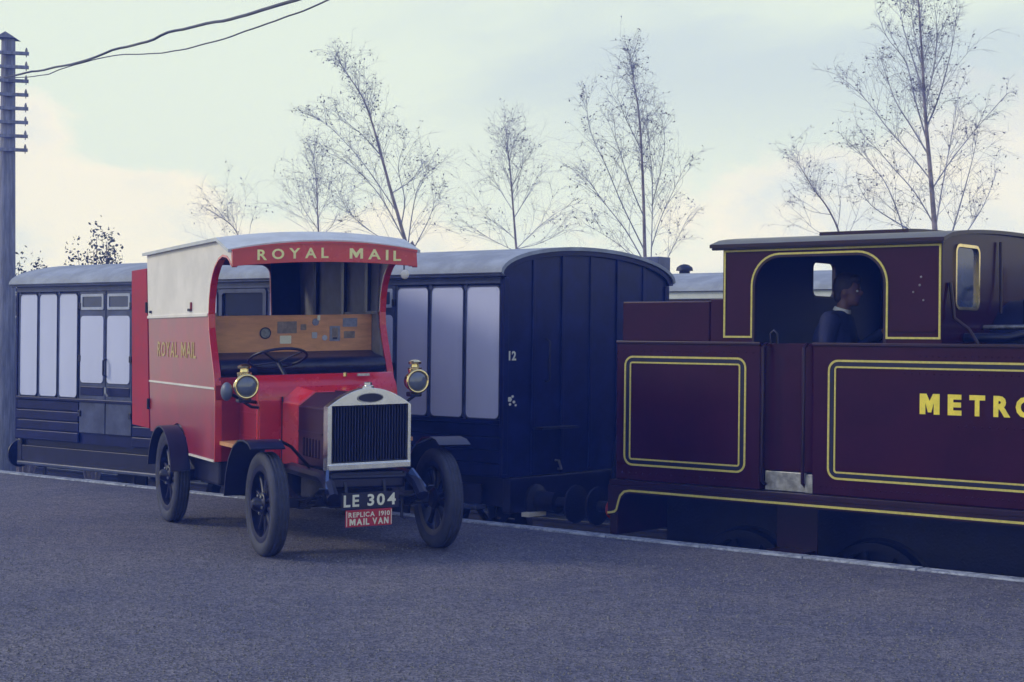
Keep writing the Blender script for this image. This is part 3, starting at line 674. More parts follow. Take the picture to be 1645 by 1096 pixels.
# local frame: +x faces forwards (towards the boiler), z up, feet at z=0
g = MB()
hc = Vector((.055, 0, 1.565)); tilt = Matrix.Rotation(R(14), 3, 'Y')
blob(g, hc, (.098, .076, .118), rot=tilt)                                   # skull
blob(g, hc+Vector((.035, 0, -.055)), (.070, .058, .075), rot=tilt)          # face and jaw
blob(g, hc+Vector((.062, 0, -.105)), (.034, .034, .026))                    # chin
blob(g, hc+Vector((.107, 0, -.030)), (.020, .014, .024), 8, 6, Matrix.Rotation(R(25), 3, 'Y'))   # nose
blob(g, hc+Vector((.085, 0, .008)), (.020, .050, .012), 10, 6)              # brow
blob(g, hc+Vector((.090, 0, -.072)), (.014, .024, .010), 8, 6)              # lips
for s in (-1, 1): blob(g, hc+Vector((-.005, s*.076, -.025)), (.022, .010, .034), 8, 6)          # ears
g.tube([(.005, 0, 1.36), (.022, 0, 1.43), (.04, 0, 1.51)], [.062, .056, .055], 12)               # neck
body = g.build('body', M_SKIN, per); fuse(body, .009, 3)
for s in (-1, 1):
    e = MB(); blob(e, hc+Vector((.088, s*.032, -.014)), (.010, .013, .009), 10, 6); e.build('eye', M_SHIRT, body, smooth=60)
g = MB(); blob(g, hc+Vector((-.020, 0, .030)), (.104, .087, .112), rot=tilt); blob(g, hc+Vector((-.062, 0, -.040)), (.050, .072, .080))
blob(g, hc+Vector((.068, 0, .086)), (.042, .066, .032)); blob(g, hc+Vector((.095, -.02, .070)), (.026, .035, .024))
hr = g.build('hair', M_HAIR, per); fuse(hr, .010, 2)
g = MB()
loft(g, [((-.03, 0, .80), .165, .205), ((-.04, 0, .95), .165, .205), ((-.05, 0, 1.10), .175, .22), ((-.045, 0, 1.22), .165, .235), ((-.025, 0, 1.32), .120, .21), ((-.005, 0, 1.375), .075, .12), ((.0, 0, 1.40), .06, .075)])
def limb(mb, pts, rs, n=12): mb.tube(pts, rs, n); [blob(mb, p, (r, r, r), 10, 6) for p, r in zip(pts, rs)]
limb(g, [(-.02, -.20, 1.31), (-.03, -.265, 1.05), (.20, -.235, 1.075)], [.085, .070, .055])     # near arm, forearm reaching forward
limb(g, [(-.02, .20, 1.31), (.06, .25, 1.10), (.26, .20, 1.22)], [.072, .056, .043])
jk = g.build('jacket', M_SUIT, per); fuse(jk, .013, 3)
g = MB()
for s in (-1, 1): limb(g, [(-.02, s*.085, .84), (.0, s*.10, .46), (-.03, s*.105, .09)], [.098, .068, .05])
loft(g, [((-.02, 0, .76), .12, .165), ((-.02, 0, .90), .12, .165)])
tr = g.build('trousers', M_SUIT, per); fuse(tr, .014, 3)
for s in (-1, 1):
    g = MB(); blob(g, (.045, s*.105, .045), (.135, .045, .045)); blob(g, (-.03, s*.105, .07), (.05, .042, .06)); sh = g.build('shoe', M_BLACK, per); fuse(sh, .010, 2)
g = MB(); g.tube([(.008, 0, 1.388), (.016, 0, 1.418)], [.074, .066], 16, cap=False); g.build('collar', M_SHIRT, per, smooth=60)
def hand(wr, dirv, side, palm_dn):
    d = Vector(dirv).normalized(); nrm = Vector(palm_dn).normalized(); lat = d.cross(nrm).normalized()*side; wr = Vector(wr)
    g = MB(); g.tube([wr-d*.03, wr, wr+d*.035, wr+d*.085], [.026, .026, .034, .038], 10); blob(g, wr+d*.055, (.038, .038, .030))
    for i, (o_, L) in enumerate(((-.030, .062), (-.010, .074), (.011, .070), (.030, .056))):
        b = wr+d*.085+lat*o_; k1 = b+d*L*.45+nrm*.012; k2 = k1+d*L*.25+nrm*.022; k3 = k2+d*.004+nrm*.024
        g.tube([b-d*.02, b, k1, k2, k3], [.010, .0095, .009, .0085, .007], 8)
    t0 = wr+d*.025-lat*.030; g.tube([t0, t0-lat*.024+d*.025+nrm*.008, t0-lat*.022+d*.052+nrm*.020, t0-lat*.012+d*.072+nrm*.028], [.013, .012, .010, .008], 8)
    o = g.build('hand', M_SKIN, per); fuse(o, .006, 1); return o
hand((.225, -.232, 1.08), (1, .08, -.05), 1, (.1, .2, -1)); hand((.29, .193, 1.235), (1, -.15, .35), -1, (.1, 0, -1))
g = MB(); g.tube([(.185, -.2365, 1.074), (.215, -.2335, 1.078)], [.049, .047], 14, cap=False); g.build('shirt_cuff', M_SHIRT, per, smooth=60)

# ------------------------------------------------------------------ mail van (local: x forwards, y to its left, z up)
van = empty('mail_van', (-8.734, 8.605, 0), R(-25)); tag(van, 'red vintage mail van with brass lamps and white upper side parked on the platform', 'van')
LEAN = .028
def vb(mb, name, mt, parent=None, lean=True, **k):
    if lean: mb.shear(LEAN)
    return mb.build(name, mt, parent or van, **k)
HW = .76
arc = [(-.742, 2.185), (-.79, 2.225), (-.87, 2.258), (-1.0, 2.272), (-1.12, 2.25), (-1.235, 2.195), (-1.31, 2.13), (-1.365, 2.05), (-1.402, 1.94), (-1.418, 1.815)]
arc2 = [(-1.418, 1.815), (-1.405, 1.70), (-1.358, 1.585), (-1.295, 1.46), (-1.232, 1.336), (-1.195, 1.215), (-1.18, 1.05), (-1.178, .63)]
XR = lambda zz: -3.52-.125*(zz-.75)           # raked rear edge
def archpts(cx, cz, r, a0, a1, n=12): return [(cx+r*math.cos(R(a0+(a1-a0)*i/n)), cz+r*math.sin(R(a0+(a1-a0)*i/n))) for i in range(n+1)]
WB = -2.46
up_out = [(XR(1.815), 1.818), (XR(2.40), 2.40), (-1.06, 2.40), (-.735, 2.285), (-.715, 2.18)]+arc[:-1]+[(-1.418, 1.818)]
lo_out = [(XR(1.815), 1.812)]+arc2+[(-2.02, .63)]+[p for p in archpts(WB, .40, .475, 29, 146)]+[(-2.93, .75), (XR(.75), .75)]
for s in (-1, 1):
    y = s*HW
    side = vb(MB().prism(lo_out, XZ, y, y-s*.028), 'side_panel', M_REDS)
    ub = vb(MB().prism(up_out, XZ, y+s*.004, y-s*.022), 'upper_side_board', M_WHITE)
    vb(MB().ribbon(arc+arc2[1:], .017, XZ, y+s*.007, y-s*.048), 'opening_edge', M_RED, parent=side)
    vb(MB().ribbon([(XR(2.40)+.008, 2.41), (-1.06, 2.41), (-.728, 2.29), (-.706, 2.17)], .016, XZ, y+s*.010, y-s*.03), 'roof_edge', M_RED, parent=ub)
    vb(MB().box((-3.56, y+s*.001, 1.207), (-1.205, y+s*.012, 1.223)), 'white_beading', M_WHITE, parent=side)
    vb(MB().box((-2.0, y+s*.001, .626), (-1.185, y+s*.014, .643)), 'white_beading', M_WHITE, parent=side)
    vb(MB().box((XR(1.81)-.004, y+s*.001, 1.795), (-1.43, y+s*.014, 1.822)), 'board_rail', M_WHITE, parent=side, bevel=.004)
    for xx, L in ((-3.55, .05), (-2.07, .10)):
        vb(MB().box((xx, y+s*.004, 1.845), (xx+L, y+s*.022, 1.868)), 'bracket', M_IRON, parent=ub, bevel=.004)
        if L > .06: vb(MB().box((xx+L-.02, y+s*.004, 1.85), (xx+L, y+s*.020, 1.92)), 'bracket', M_REDS, parent=ub)
    # inner lining with ribs
    il = vb(MB().prism([(XR(1.2)+.04, .80), (XR(2.38)+.04, 2.385), (-1.44, 2.385), (-1.50, 1.82), (-1.30, 1.3), (-1.30, .80)], XZ, y-s*.030, y-s*.042), 'inner_lining', M_INT)
    for xx in (-3.1, -2.30, -1.68): vb(MB().box((xx-.035, y-s*.043, .80), (xx+.035, y-s*.075, 2.38)), 'rib', M_BLACK, parent=il)
    vb(MB().box((-2.2, y-s*.043, 1.80), (-1.50, y-s*.09, 1.825)), 'ledge', M_INT, parent=il)
    # rear wheel mudguard
    mg = [(x_, z_) for x_, z_ in archpts(WB, .40, .455, 12, 168, 14)]
    vb(MB().ribbon(mg, .014, XZ, y-s*.0+s*.16, y+s*.004), 'rear_mudguard', M_BLACK, smooth=40)
for q in letters('ROYAL MAIL', -3.25, -1.83, lambda u: 1.447, .135, lambda u, v, w: (u, -HW-.002-w*.4, v), gap=.16, bold=.012): vb(q, 'letter', M_GOLDD)
for q in letters('ROYAL MAIL', -3.25, -1.83, lambda u: 1.447, .135, lambda u, v, w: (-5.08-u, HW+.002+w*.4, v), gap=.16, bold=.012): vb(q, 'letter', M_GOLDD)
# rear frame, floor, rear door swung open
for s in (-1, 1):
    vb(MB().prism([(s*.42, .76), (s*.725, .76), (s*.725, 2.385), (s*.42, 2.385)], lambda u, v, w: (XR(v)+w, u, v), .004, .034), 'rear_panel', M_REDS)
    vb(MB().prism([(s*.425, .80), (s*.715, .80), (s*.715, 2.38), (s*.425, 2.38)], lambda u, v, w: (XR(v)+w, u, v), .036, .044), 'rear_lining', M_NAVY)
hd_ = [(-.42, 2.387), (.42, 2.387)]+[(.42, 2.20)]+[(.42-.09+.09*math.cos(R(a)), 2.21+.09*math.sin(R(a))) for a in (15, 35, 55, 75, 90)]+[(-.33, 2.30)]+[(-.42+.09-.09*math.cos(R(a)), 2.21+.09*math.sin(R(a))) for a in (75, 55, 35, 15)]+[(-.42, 2.20)]
vb(MB().prism(hd_, lambda u, v, w: (XR(v)+w, u, v), .005, .033), 'rear_header', M_REDS)
dr = vb(MB().prism([(XR(.77)-.03, .77), (-4.30, .77), (-4.40, 2.27), (XR(2.27)-.03, 2.27)], XZ, -HW-.006, -HW+.03), 'rear_door', M_REDM, bevel=.006)
for hz in (1.0, 1.9): vb(MB().tube([(XR(hz)-.025, -HW-.012, hz-.05), (XR(hz)-.025, -HW-.012, hz+.05)], .014, 8), 'hinge', M_IRON, parent=dr)
vb(MB().box((-3.48, -.73, .765), (-.66, .73, .795)), 'floor', M_TAN)
vb(MB().box((-1.24, -.73, .63), (-1.205, .73, 1.30)), 'bulkhead', M_REDS)
# roof with crowned section, dropping at the front
st = [(XR(2.4)-.05, 2.40, .052), (-2.4, 2.405, .055), (-1.08, 2.405, .055), (-.90, 2.352, .065), (-.715, 2.297, .078)]
g = MB(); n = 17; vs = []
for dz in (.014, -.014):
    for xx, zb, cr in st:
        for i in range(n):
            y = -.80+1.6*i/(n-1); vs.append((xx, y, zb+cr*(1-(y/.80)**2)+dz))
fs = []; L = len(st); o2 = n*L
for j in range(L-1):
    for i in range(n-1):
        a = j*n+i; fs += [(a, a+1, a+n+1, a+n), (o2+a, o2+a+n, o2+a+n+1, o2+a+1)]
for i in range(n-1): fs += [(i, o2+i, o2+i+1, i+1), ((L-1)*n+i, (L-1)*n+i+1, o2+(L-1)*n+i+1, o2+(L-1)*n+i)]
for j in range(L-1): fs += [(j*n, (j+1)*n, o2+(j+1)*n, o2+j*n), (j*n+n-1, o2+j*n+n-1, o2+(j+1)*n+n-1, (j+1)*n+n-1)]
g.add(vs, fs); vb(g, 'roof', M_ROOFG, smooth=35)
vt = lambda y: 2.362-.068*(y/.77)**2
vl = lambda y: 2.212-.036*(y/.77)**2
ysn = [-.77+1.53*i/14 for i in range(15)]
val = vb(MB().prism([(y, vl(y)) for y in ysn]+[(y, vt(y)) for y in ysn[::-1]], YZ, -.716, -.690), 'name_board', M_RED, bevel=.005)
vb(MB().ribbon([(y, vt(y)+.004) for y in ysn], .018, YZ, -.72, -.678), 'board_moulding', M_RED, parent=val)
fn = lambda u, v, w: (-.688+w*.5, u, v)
for q in letters('ROYAL', -.572, .007, lambda u: vl(u)+.030, .082, fn, gap=.42, bold=.022)+letters('MAIL', .184, .622, lambda u: vl(u)+.030, .082, fn, gap=.42, bold=.022): vb(q, 'letter', M_GOLDP, parent=val)
ml = vb(MB().lathe([(.034, 0), (.038, .008), (.030, .016), (.01, .02)], (-.69, .655, 2.112), 'x', 18), 'round_mirror', M_WHITE, smooth=40)
vb(MB().tube([(-.70, .655, 2.14), (-.705, .655, 2.20)], .006), 'mirror_stem', M_IRON, parent=ml)
# seat
SX = -1.60
seat = vb(MB().box((SX-.045, -.714, 1.45), (SX-.003, .714, 1.800)), 'seat_back', M_TAN, bevel=.006)
g = MB(); prof = [(SX, 1.30), (-1.30, 1.30), (-1.25, 1.33), (-1.235, 1.385), (-1.27, 1.43), (-1.36, 1.45), (-1.50, 1.462), (SX, 1.492)]
g.prism(prof, lambda u, v, w: (u, w, v), -.705, .705); vb(g, 'seat_cushion', M_LEATH, smooth=60)
vb(MB().box((SX, -.685, .80), (-1.29, .685, 1.298)), 'seat_box', M_TAN)
FX = SX-.002
def plaque(name, y, zz, w, h, mt, rnd=None, d=.006):
    y = y*1.025+.078; zz -= .004
    if rnd: o = vb(MB().lathe([(w/2, 0), (w/2*.9, d), (w/2*.86, d*.6)], (FX, y, zz), 'x', 20), name, mt, smooth=40)
    else: o = vb(MB().prism(rrect(y-w/2, zz-h/2, y+w/2, zz+h/2, .006, 2), YZ, FX, FX+d), name, mt)
    return o
M_P1 = mat('grey_green_badge', (.20, .22, .24), .4, var=.3, scale=40); M_P2 = mat('faded_blue_sticker', (.22, .25, .38), .5, var=.2, scale=30); M_P3 = mat('faded_grey_sticker', (.24, .20, .18), .6, var=.25, scale=20)
b = plaque('round_badge', -.305, 1.655, .098, .098, M_P1, True); vb(MB().lathe([(.049, .004), (.049, .010), (.040, .010)], (FX, -.305*1.025+.078, 1.651), 'x', 20, close=False), 'badge_rim', M_IRON, parent=b)
plaque('paper_label', -.133, 1.597, .098, .068, M_CREAM); plaque('faded_sticker', -.12, 1.70, .17, .10, M_P3, d=.003)
b = plaque('round_sticker', .125, 1.742, .062, .062, M_P2, True); plaque('white_tab', .150, 1.778, .025, .045, M_CREAM, d=.008)
plaque('shield_sticker', .115, 1.63, .045, .052, M_WFRAME); plaque('dot_sticker', .205, 1.607, .048, .048, M_WFRAME, True)
b = plaque('portrait_sticker', .292, 1.642, .092, .128, M_P2); vb(MB().prism(rrect(.350, 1.596, .404, 1.686, .01, 2), YZ, FX+.006, FX+.008), 'portrait_field', M_P3, parent=b); vb(MB().prism(rrect(.357, 1.588, .397, 1.606, .005, 2), YZ, FX+.008, FX+.010), 'portrait_base', M_BLACK, parent=b)
plaque('blue_sticker', .425, 1.735, .13, .075, M_P2, d=.003); plaque('faded_sticker', .42, 1.63, .10, .06, M_P3, d=.003); plaque('faded_sticker', .02, 1.70, .05, .05, M_P3, d=.003)
# steering wheel and column
sc_ = Vector((-.93, -.327, 1.452)); tl = Matrix.Rotation(R(-20), 3, 'Y')
pts = [sc_+tl @ Vector((.232*math.cos(2*math.pi*k/32), .232*math.sin(2*math.pi*k/32), 0)) for k in range(32)]
swh = vb(MB().tube(pts, .0115, 8, closed=True), 'steering_wheel', M_BLACK, smooth=60)
for k in range(4):
    a = R(45+90*k); vb(MB().tube([sc_+tl @ Vector((0, 0, -.035)), sc_+tl @ Vector((.12*math.cos(a), .12*math.sin(a), -.015)), sc_+tl @ Vector((.23*math.cos(a), .23*math.sin(a), 0))], .009, 6), 'spoke', M_BLACK, parent=swh, smooth=60)
vb(MB().tube([sc_+tl @ Vector((0, 0, -.03)), (-.74, -.30, 1.28), (-.60, -.28, .9)], .018, 10), 'steering_column', M_IRON, smooth=60)
# cab lower sides, dash and scuttle
DW = .565
for s in (-1, 1):
    y = s*DW
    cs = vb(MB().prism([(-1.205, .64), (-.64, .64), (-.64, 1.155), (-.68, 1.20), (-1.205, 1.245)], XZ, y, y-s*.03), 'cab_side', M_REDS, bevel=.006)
    for zz in (1.025, .84): vb(MB().box((-1.16, y-s*.005, zz-.006), (-.69, y+s*.008, zz+.006)), 'rib', M_REDS, parent=cs)
    vb(MB().box((-1.2, y, .63), (-1.178, s*HW, 1.24)), 'cab_corner', M_REDS)
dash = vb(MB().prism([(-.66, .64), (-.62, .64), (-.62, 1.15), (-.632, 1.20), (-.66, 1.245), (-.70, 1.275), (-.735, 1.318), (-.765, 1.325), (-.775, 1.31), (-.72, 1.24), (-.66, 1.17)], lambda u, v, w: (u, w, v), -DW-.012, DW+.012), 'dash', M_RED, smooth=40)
vb(MB().box((-.622, -DW, .66), (-.606, -.40, 1.135)), 'dash_door', M_RED, parent=dash, bevel=.006)
vb(MB().box((-.622, .40, .66), (-.606, DW, 1.135)), 'dash_door', M_RED, parent=dash, bevel=.006)
vb(MB().tube([(-.60, -.385, .66), (-.60, -.385, 1.16)], .008), 'dash_stay', M_BONNET, parent=dash)
pf = [(-.40, .64), (-.40, 1.12), (-.26, 1.235), (.26, 1.235), (.40, 1.12), (.40, .64)]; pbk = [(-.30, .64), (-.30, 1.10), (-.165, 1.198), (.165, 1.198), (.30, 1.10), (.30, .64)]
g = MB(); g.add([(-.615, a, b) for a, b in pf]+[(-.46, a, b) for a, b in pbk], [(i, i+1, 6+i+1, 6+i) for i in range(5)]+[tuple(range(6, 12))]); vb(g, 'scuttle', M_RED, parent=dash, bevel=.01)
vb(MB().lathe([(.016, 0), (.016, .03), (.006, .035)], (-.70, .16, 1.30), n=10), 'brass_knob', M_BRASS, parent=dash); vb(MB().box((-.70, .26, 1.30), (-.68, .36, 1.32)), 'brass_clip', M_STEEL, parent=dash)
# bonnet
pb = [(-.30, .645), (-.30, 1.09), (-.165, 1.19), (.165, 1.19), (.30, 1.09), (.30, .645)]
pq = [(-.315, .66), (-.315, 1.10), (-.19, 1.185), (.19, 1.185), (.315, 1.10), (.315, .66)]
g = MB(); g.add([(-.458, a, b) for a, b in pb]+[(.222, a, b) for a, b in pq], [(i, i+1, 6+i+1, 6+i) for i in range(5)]+[tuple(range(6))[::-1], tuple(range(6, 12)), (5, 0, 6, 11)])
bon = vb(g, 'bonnet', M_BONNET, bevel=.012)
for s in (-1, 1):
    vb(MB().bar((-.43, s*.308, .90), (.18, s*.318, .905), .008, .012), 'hinge_strip', M_BONNET, parent=bon)
    for k in range(6): vb(MB().box((-.30+k*.075, s*.300, .72), (-.27+k*.075, s*.322, .86)), 'louvre', M_BONNET, parent=bon, bevel=.006)
vb(MB().box((-.44, -.012, 1.186), (.21, .012, 1.202)), 'centre_hinge', M_BONNET, parent=bon)
# radiator
ra = [(.322*math.cos(a), 0, 0) for a in ()]
top = [(.325-.65*i/16, 1.112+.133*(1-abs(2*i/16-1)**1.9)) for i in range(17)]
shell = [(-.325, .645), (.325, .645)]+top
core = [(-.293, .700), (.299, .700), (.299, 1.118), (-.293, 1.118)]
rad = vb(MB().prism(shell, YZ, .225, .325, [core]), 'radiator', M_NICK, bevel=.012)
cr_ = vb(MB().box((.24, -.30, .695), (.262, .305, 1.125)), 'radiator_core', M_PLATE, parent=rad)
for k in range(27):
    y = -.284+k*.0222; vb(MB().box((.262, y, .706), (.298, y+.006, 1.117)), 'fin', M_BLACK, parent=rad)
vb(MB().box((.318, -.322, .648), (.34, .322, .694)), 'radiator_base', M_NICK, parent=rad, bevel=.006)
vb(MB().prism([(.10*math.cos(R(a*15)), 1.172+.036*math.sin(R(a*15))) for a in range(24)], YZ, .324, .332), 'badge', M_PLATE, parent=rad)
vb(MB().ribbon([(.098*math.cos(R(a*15)), 1.172+.034*math.sin(R(a*15))) for a in range(24)], .006, YZ, .326, .335, True), 'badge_rim', M_STEEL, parent=rad)
vb(MB().lathe([(.045, 0), (.045, .018), (.03, .024), (.03, .045), (.01, .05)], (.275, 0, 1.238), n=16), 'filler_cap', M_NICK, parent=rad, smooth=40)
# chassis
for s in (-1, 1):
    ch = vb(MB().tube([(-3.5, s*.33, .60), (-.6, s*.33, .60), (.25, s*.33, .59), (.42, s*.34, .54), (.52, s*.345, .46)], .045, 8), 'chassis_rail', M_BLACK, lean=False, smooth=40)
    vb(MB().bar((.33, s*.325, .63), (.47, s*.375, .505), .022, .05), 'dumb_iron_stay', mat('steel_blue_stay', (.05, .09, .24), .4), parent=ch, lean=False)
    for cx, nm in ((0, 1), (WB, 1)):
        g = MB(); y = s*(.42 if cx == 0 else .52)
        for j in range(5):
            L = .50-j*.085
            for i in range(6):
                a = -L+2*L*i/6; b = -L+2*L*(i+1)/6; f = lambda q: .40-j*.014+.13*(q/.5)**2
                g.bar((cx+a, y, f(a)), (cx+b, y, f(b)), .05, .012)
        vb(g, 'leaf_spring', M_IRON, lean=False)
vb(MB().tube([(.27, -.33, .585), (.27, .33, .585)], .035, 8), 'cross_member', M_BLACK, lean=False, smooth=40)
vb(MB().box((.16, -.29, .50), (.30, .29, .63)), 'undertray', M_BLACK, lean=False, bevel=.02)
vb(MB().bar((0, -.60, .385), (0, .60, .385), .06, .075), 'front_axle', M_IRON, lean=False, bevel=.01)
vb(MB().tube([(-.16, -.58, .36), (-.16, .58, .36)], .016, 8), 'track_rod', M_IRON, lean=False)
vb(MB().tube([(WB, -.70, .40), (WB, -.15, .40), (WB, 0, .40), (WB, .15, .40), (WB, .70, .40)], [.05, .06, .15, .06, .05], 12), 'rear_axle', M_IRON, lean=False, smooth=40)
vb(MB().box((-.55, -.26, .34), (.12, .26, .66)), 'engine_sump', M_IRON, lean=False, bevel=.05)
vb(MB().box((-1.5, -.30, .36), (-.75, .30, .72)), 'gearbox', M_IRON, lean=False, bevel=.05)
vb(MB().tube([(-1.4, 0, .48), (WB, 0, .42)], .04, 8), 'propeller_shaft', M_IRON, lean=False)
vb(MB().box((-2.1, -.70, .40), (-1.3, -.42, .61)), 'tool_box', M_BLACK, lean=False, bevel=.02)
vb(MB().tube([(-.3, .40, .42), (-3.4, .40, .40)], .05, 10), 'exhaust', M_IRON, lean=False, smooth=40)
vb(MB().tube([(.20, .24, .42), (.37, .24, .42), (.37, .24, .29), (.43, .24, .29)], .012, 8), 'starting_handle', M_IRON, lean=False, smooth=50)
# number plates
npl = vb(MB().box((.400, -.245, .365), (.412, .200, .487)), 'number_plate', M_PLATE, bevel=.003)
f2 = lambda u, v, w: (.4125+w*.5, u, v)
for q in letters('LE', -.228, -.110, lambda u: .386, .087, f2, gap=.2, bold=.026)+letters('304', -.045, .175, lambda u: .386, .087, f2, gap=.22, bold=.026): vb(q, 'letter', M_CREAM, parent=npl)
rpl = vb(MB().box((.400, -.212, .238), (.412, .148, .362)), 'replica_plate', M_REDPL, bevel=.003)
for q in (letters('REPLICA', -.190, .012, lambda u: .309, .036, f2, gap=.16, bold=.022)+letters('1910', .045, .130, lambda u: .309, .036, f2, gap=.2, bold=.022)
          + letters('MAIL', -.182, -.030, lambda u: .250, .048, f2, gap=.2, bold=.034)+letters('VAN', -.005, .120, lambda u: .250, .048, f2, gap=.2, bold=.034)): vb(q, 'letter', M_CREAM, parent=rpl)
for y in (-.206, .139): vb(MB().box((.4118, y, .245), (.4135, y+.005, .355)), 'plate_border', M_CREAM, parent=rpl)
for y in (-.18, .12): vb(MB().bar((.40, y, .30), (.30, y, .56), .02, .008), 'plate_bracket', M_IRON)
# lamps
for s in (-1, 1):
    c = (-.50, s*.702, 1.25)
    lp = vb(MB().lathe([(.045, -.13), (.075, -.11), (.085, -.04), (.085, .0)], c, 'x', 28, close=True), 'headlamp', M_BRASS, smooth=45)
    vb(MB().tube([(c[0]+.005, c[1]+.087*math.cos(2*math.pi*k/32), c[2]+.087*math.sin(2*math.pi*k/32)) for k in range(32)], .0125, 8, closed=True), 'rim', M_BRASS, parent=lp, smooth=60)
    vb(MB().lathe([(.080, .0), (.066, .018), (.035, .030), (.002, .034)], c, 'x', 28), 'lens', M_GLASSD, parent=lp, smooth=60)
    cc = (c[0]-.06, c[1], c[2]+.085)
    vb(MB().lathe([(.052, -.02), (.056, .012), (.056, .022), (.034, .028), (.030, .050), (.052, .054), (.054, .070), (.030, .084), (.010, .088)], cc, 'z', 20), 'chimney', M_BRASS, parent=lp, smooth=45)
    vb(MB().box((c[0]-.13, c[1]-.05, c[2]-.125), (c[0]-.02, c[1]+.05, c[2]-.085)), 'oil_font', M_BLACK, parent=lp, bevel=.012)
    vb(MB().tube([(c[0]-.07, c[1]-s*.0, c[2]-.12), (c[0]-.07, c[1]-s*.06, c[2]-.16), (-.62, s*.575, c[2]-.17)], .012, 8), 'bracket', M_IRON, parent=lp, smooth=50)
g = MB(); blob(g, (-.55, -.842, 1.215), (.060, .045, .072)); hb = vb(g, 'horn_bulb', mat('blue_grey_rubber', (.10, .12, .19), .4), smooth=60)
vb(MB().tube([(-.55, -.80, 1.19), (-.60, -.70, 1.14), (-.66, -.58, 1.12)], .014, 8), 'horn_tube', M_IRON, parent=hb, smooth=50)
# front mudguards
mp_ = [(.20, .80), (.12, .838), (.0, .852), (-.14, .842), (-.28, .79), (-.40, .69), (-.48, .56), (-.52, .40)]
for s in (-1, 1):
    mg = vb(MB().ribbon(mp_, .012, XZ, s*.605, s*.865), 'front_mudguard', M_BLACK, lean=False, smooth=50)
    vb(MB().tube([(.05, s*.605, .85), (.0, s*.50, .80), (-.05, s*.34, .64)], .012, 6), 'mudguard_stay', M_IRON, parent=mg, lean=False)
# wheels
def road_wheel(x, y, r, s):
    c = (x, y, r); wd = .062; f = r-.105
    rim = MB().lathe([(f-.035, -.045), (f+.004, -.052), (f+.012, -.052), (f+.012, .052), (f+.004, .052), (f-.035, .045), (f-.035, -.045)], c, 'y', 40, close=False).build('wheel', M_BLACK, van, smooth=35)
    pr = [(f+.006, -.050), (f+.03, -.064), (r-.045, -.068), (r-.016, -.060), (r-.003, -.046)]
    for g_ in (-.028, 0., .028): pr += [(r, g_-.0125), (r-.009, g_-.0035), (r-.009, g_+.0035), (r, g_+.0125)] if False else [(r, g_-.010), (r-.008, g_-.004), (r-.008, g_+.004), (r, g_+.010)]
    pr += [(r-.003, .046), (r-.016, .060), (r-.045, .068), (f+.03, .064), (f+.006, .050)]
    MB().lathe(pr, c, 'y', 56, close=False).build('tyre', M_RUB, rim, smooth=40)
    MB().lathe([(.01, -s*.06), (.06, -s*.06), (.085, -s*.04), (.085, s*.04), (.06, s*.055), (.045, s*.10), (.03, s*.115), (.005, s*.118)], c, 'y', 24).build('hub', M_BLACK, rim, smooth=35)
    for k in range(10):
        a = R(18+36*k); d = Vector((math.cos(a), 0, math.sin(a))); cv = Vector(c)
        MB().tube([cv+d*.06, cv+d*(f-.10), cv+d*(f-.03)], [.026, .020, .024], 8).build('spoke', M_BLACK, rim, smooth=50)
        if k % 2: MB().lathe([(.012, s*.05), (.012, s*.062), (.004, s*.064)], (c[0]+d.x*.068, c[1], c[2]+d.z*.068), 'y', 8).build('hub_bolt', M_STEEL, rim)
    MB().lathe([(f-.036, s*.040), (f-.036, s*.052), (f-.020, s*.055), (f+.004, s*.054)], c, 'y', 40, close=False).build('rim_band', M_BLACK, rim, smooth=35)
for s in (-1, 1): road_wheel(0, s*.68, .383, s); road_wheel(WB, s*.80, .405, s)

# ------------------------------------------------------------------ telegraph pole and cables
def at(px, py, depth): return Vector((0, 0, EYE))+(fw+cR*((px-W/2)/FPX)-cU*((py-H/2)/FPX))*depth
PD = 23.0
pb_ = at(9, 745, PD); pt_ = at(13.5, 62, PD); PO = (pb_.x, pb_.y, -1.25)
pole = empty('telegraph_pole', PO); tag(pole, 'pale bluish wooden telegraph pole with eight short crossarms at the left edge', 'telegraph pole')
pts = [Vector(PO)]+[Vector(PO).lerp(pt_, t) for t in (.2, .4, .6, .8, 1.)]
MB().tube(pts, [.16, .145, .13, .116, .105, .096], 14).build('post', M_WOODP, pole, smooth=50, off=PO)
ax = (pt_-Vector(PO)).normalized(); ad = (rt+fw*.25).normalized()
MB().prism([(-.13, -.01), (.13, -.01), (.0, .075)], lambda u, v, w: tuple(pt_+ad*u+ax*v+fw*w), -.15, .15).build('cap', M_WOODP, pole, off=PO)
for k in range(8):
    py = 85+k*22.2; c = Vector(PO).lerp(pt_, 0); c = at(14-k*.3, py, PD-.13)
    a = MB().bar(c-ad*.30, c+ad*.275, .05, .045).build('crossarm', M_WOODP, pole, off=PO)
    for u in (-.27, .24):
        q = c+ad*u; MB().lathe([(.007, -.05), (.007, .02), (.016, .022), (.021, .04), (.014, .062), (.009, .08), (.003, .085)], tuple(q), 'z', 10).build('insulator', M_CERAM, a, smooth=50, off=PO)
def cable(name, pix, r, label, n=6, wob=0.):
    P = [at(*p) for p in pix]; out = []
    for i in range(len(P)-1):
        p0 = P[max(i-1, 0)]; p1 = P[i]; p2 = P[i+1]; p3 = P[min(i+2, len(P)-1)]
        for k in range(8):
            t = k/8; out.append(.5*((2*p1)+(p2-p0)*t+(2*p0-5*p1+4*p2-p3)*t*t+(3*p1-p0-3*p2+p3)*t**3))
    out.append(P[-1])
    if wob: out = [p+Vector((0, 0, wob*noise.noise((i*.35, 1.3, r*900)))) for i, p in enumerate(out)]
    return tag(MB().tube(out, r, n).build(name, M_CABLE, smooth=60), label, 'cable')
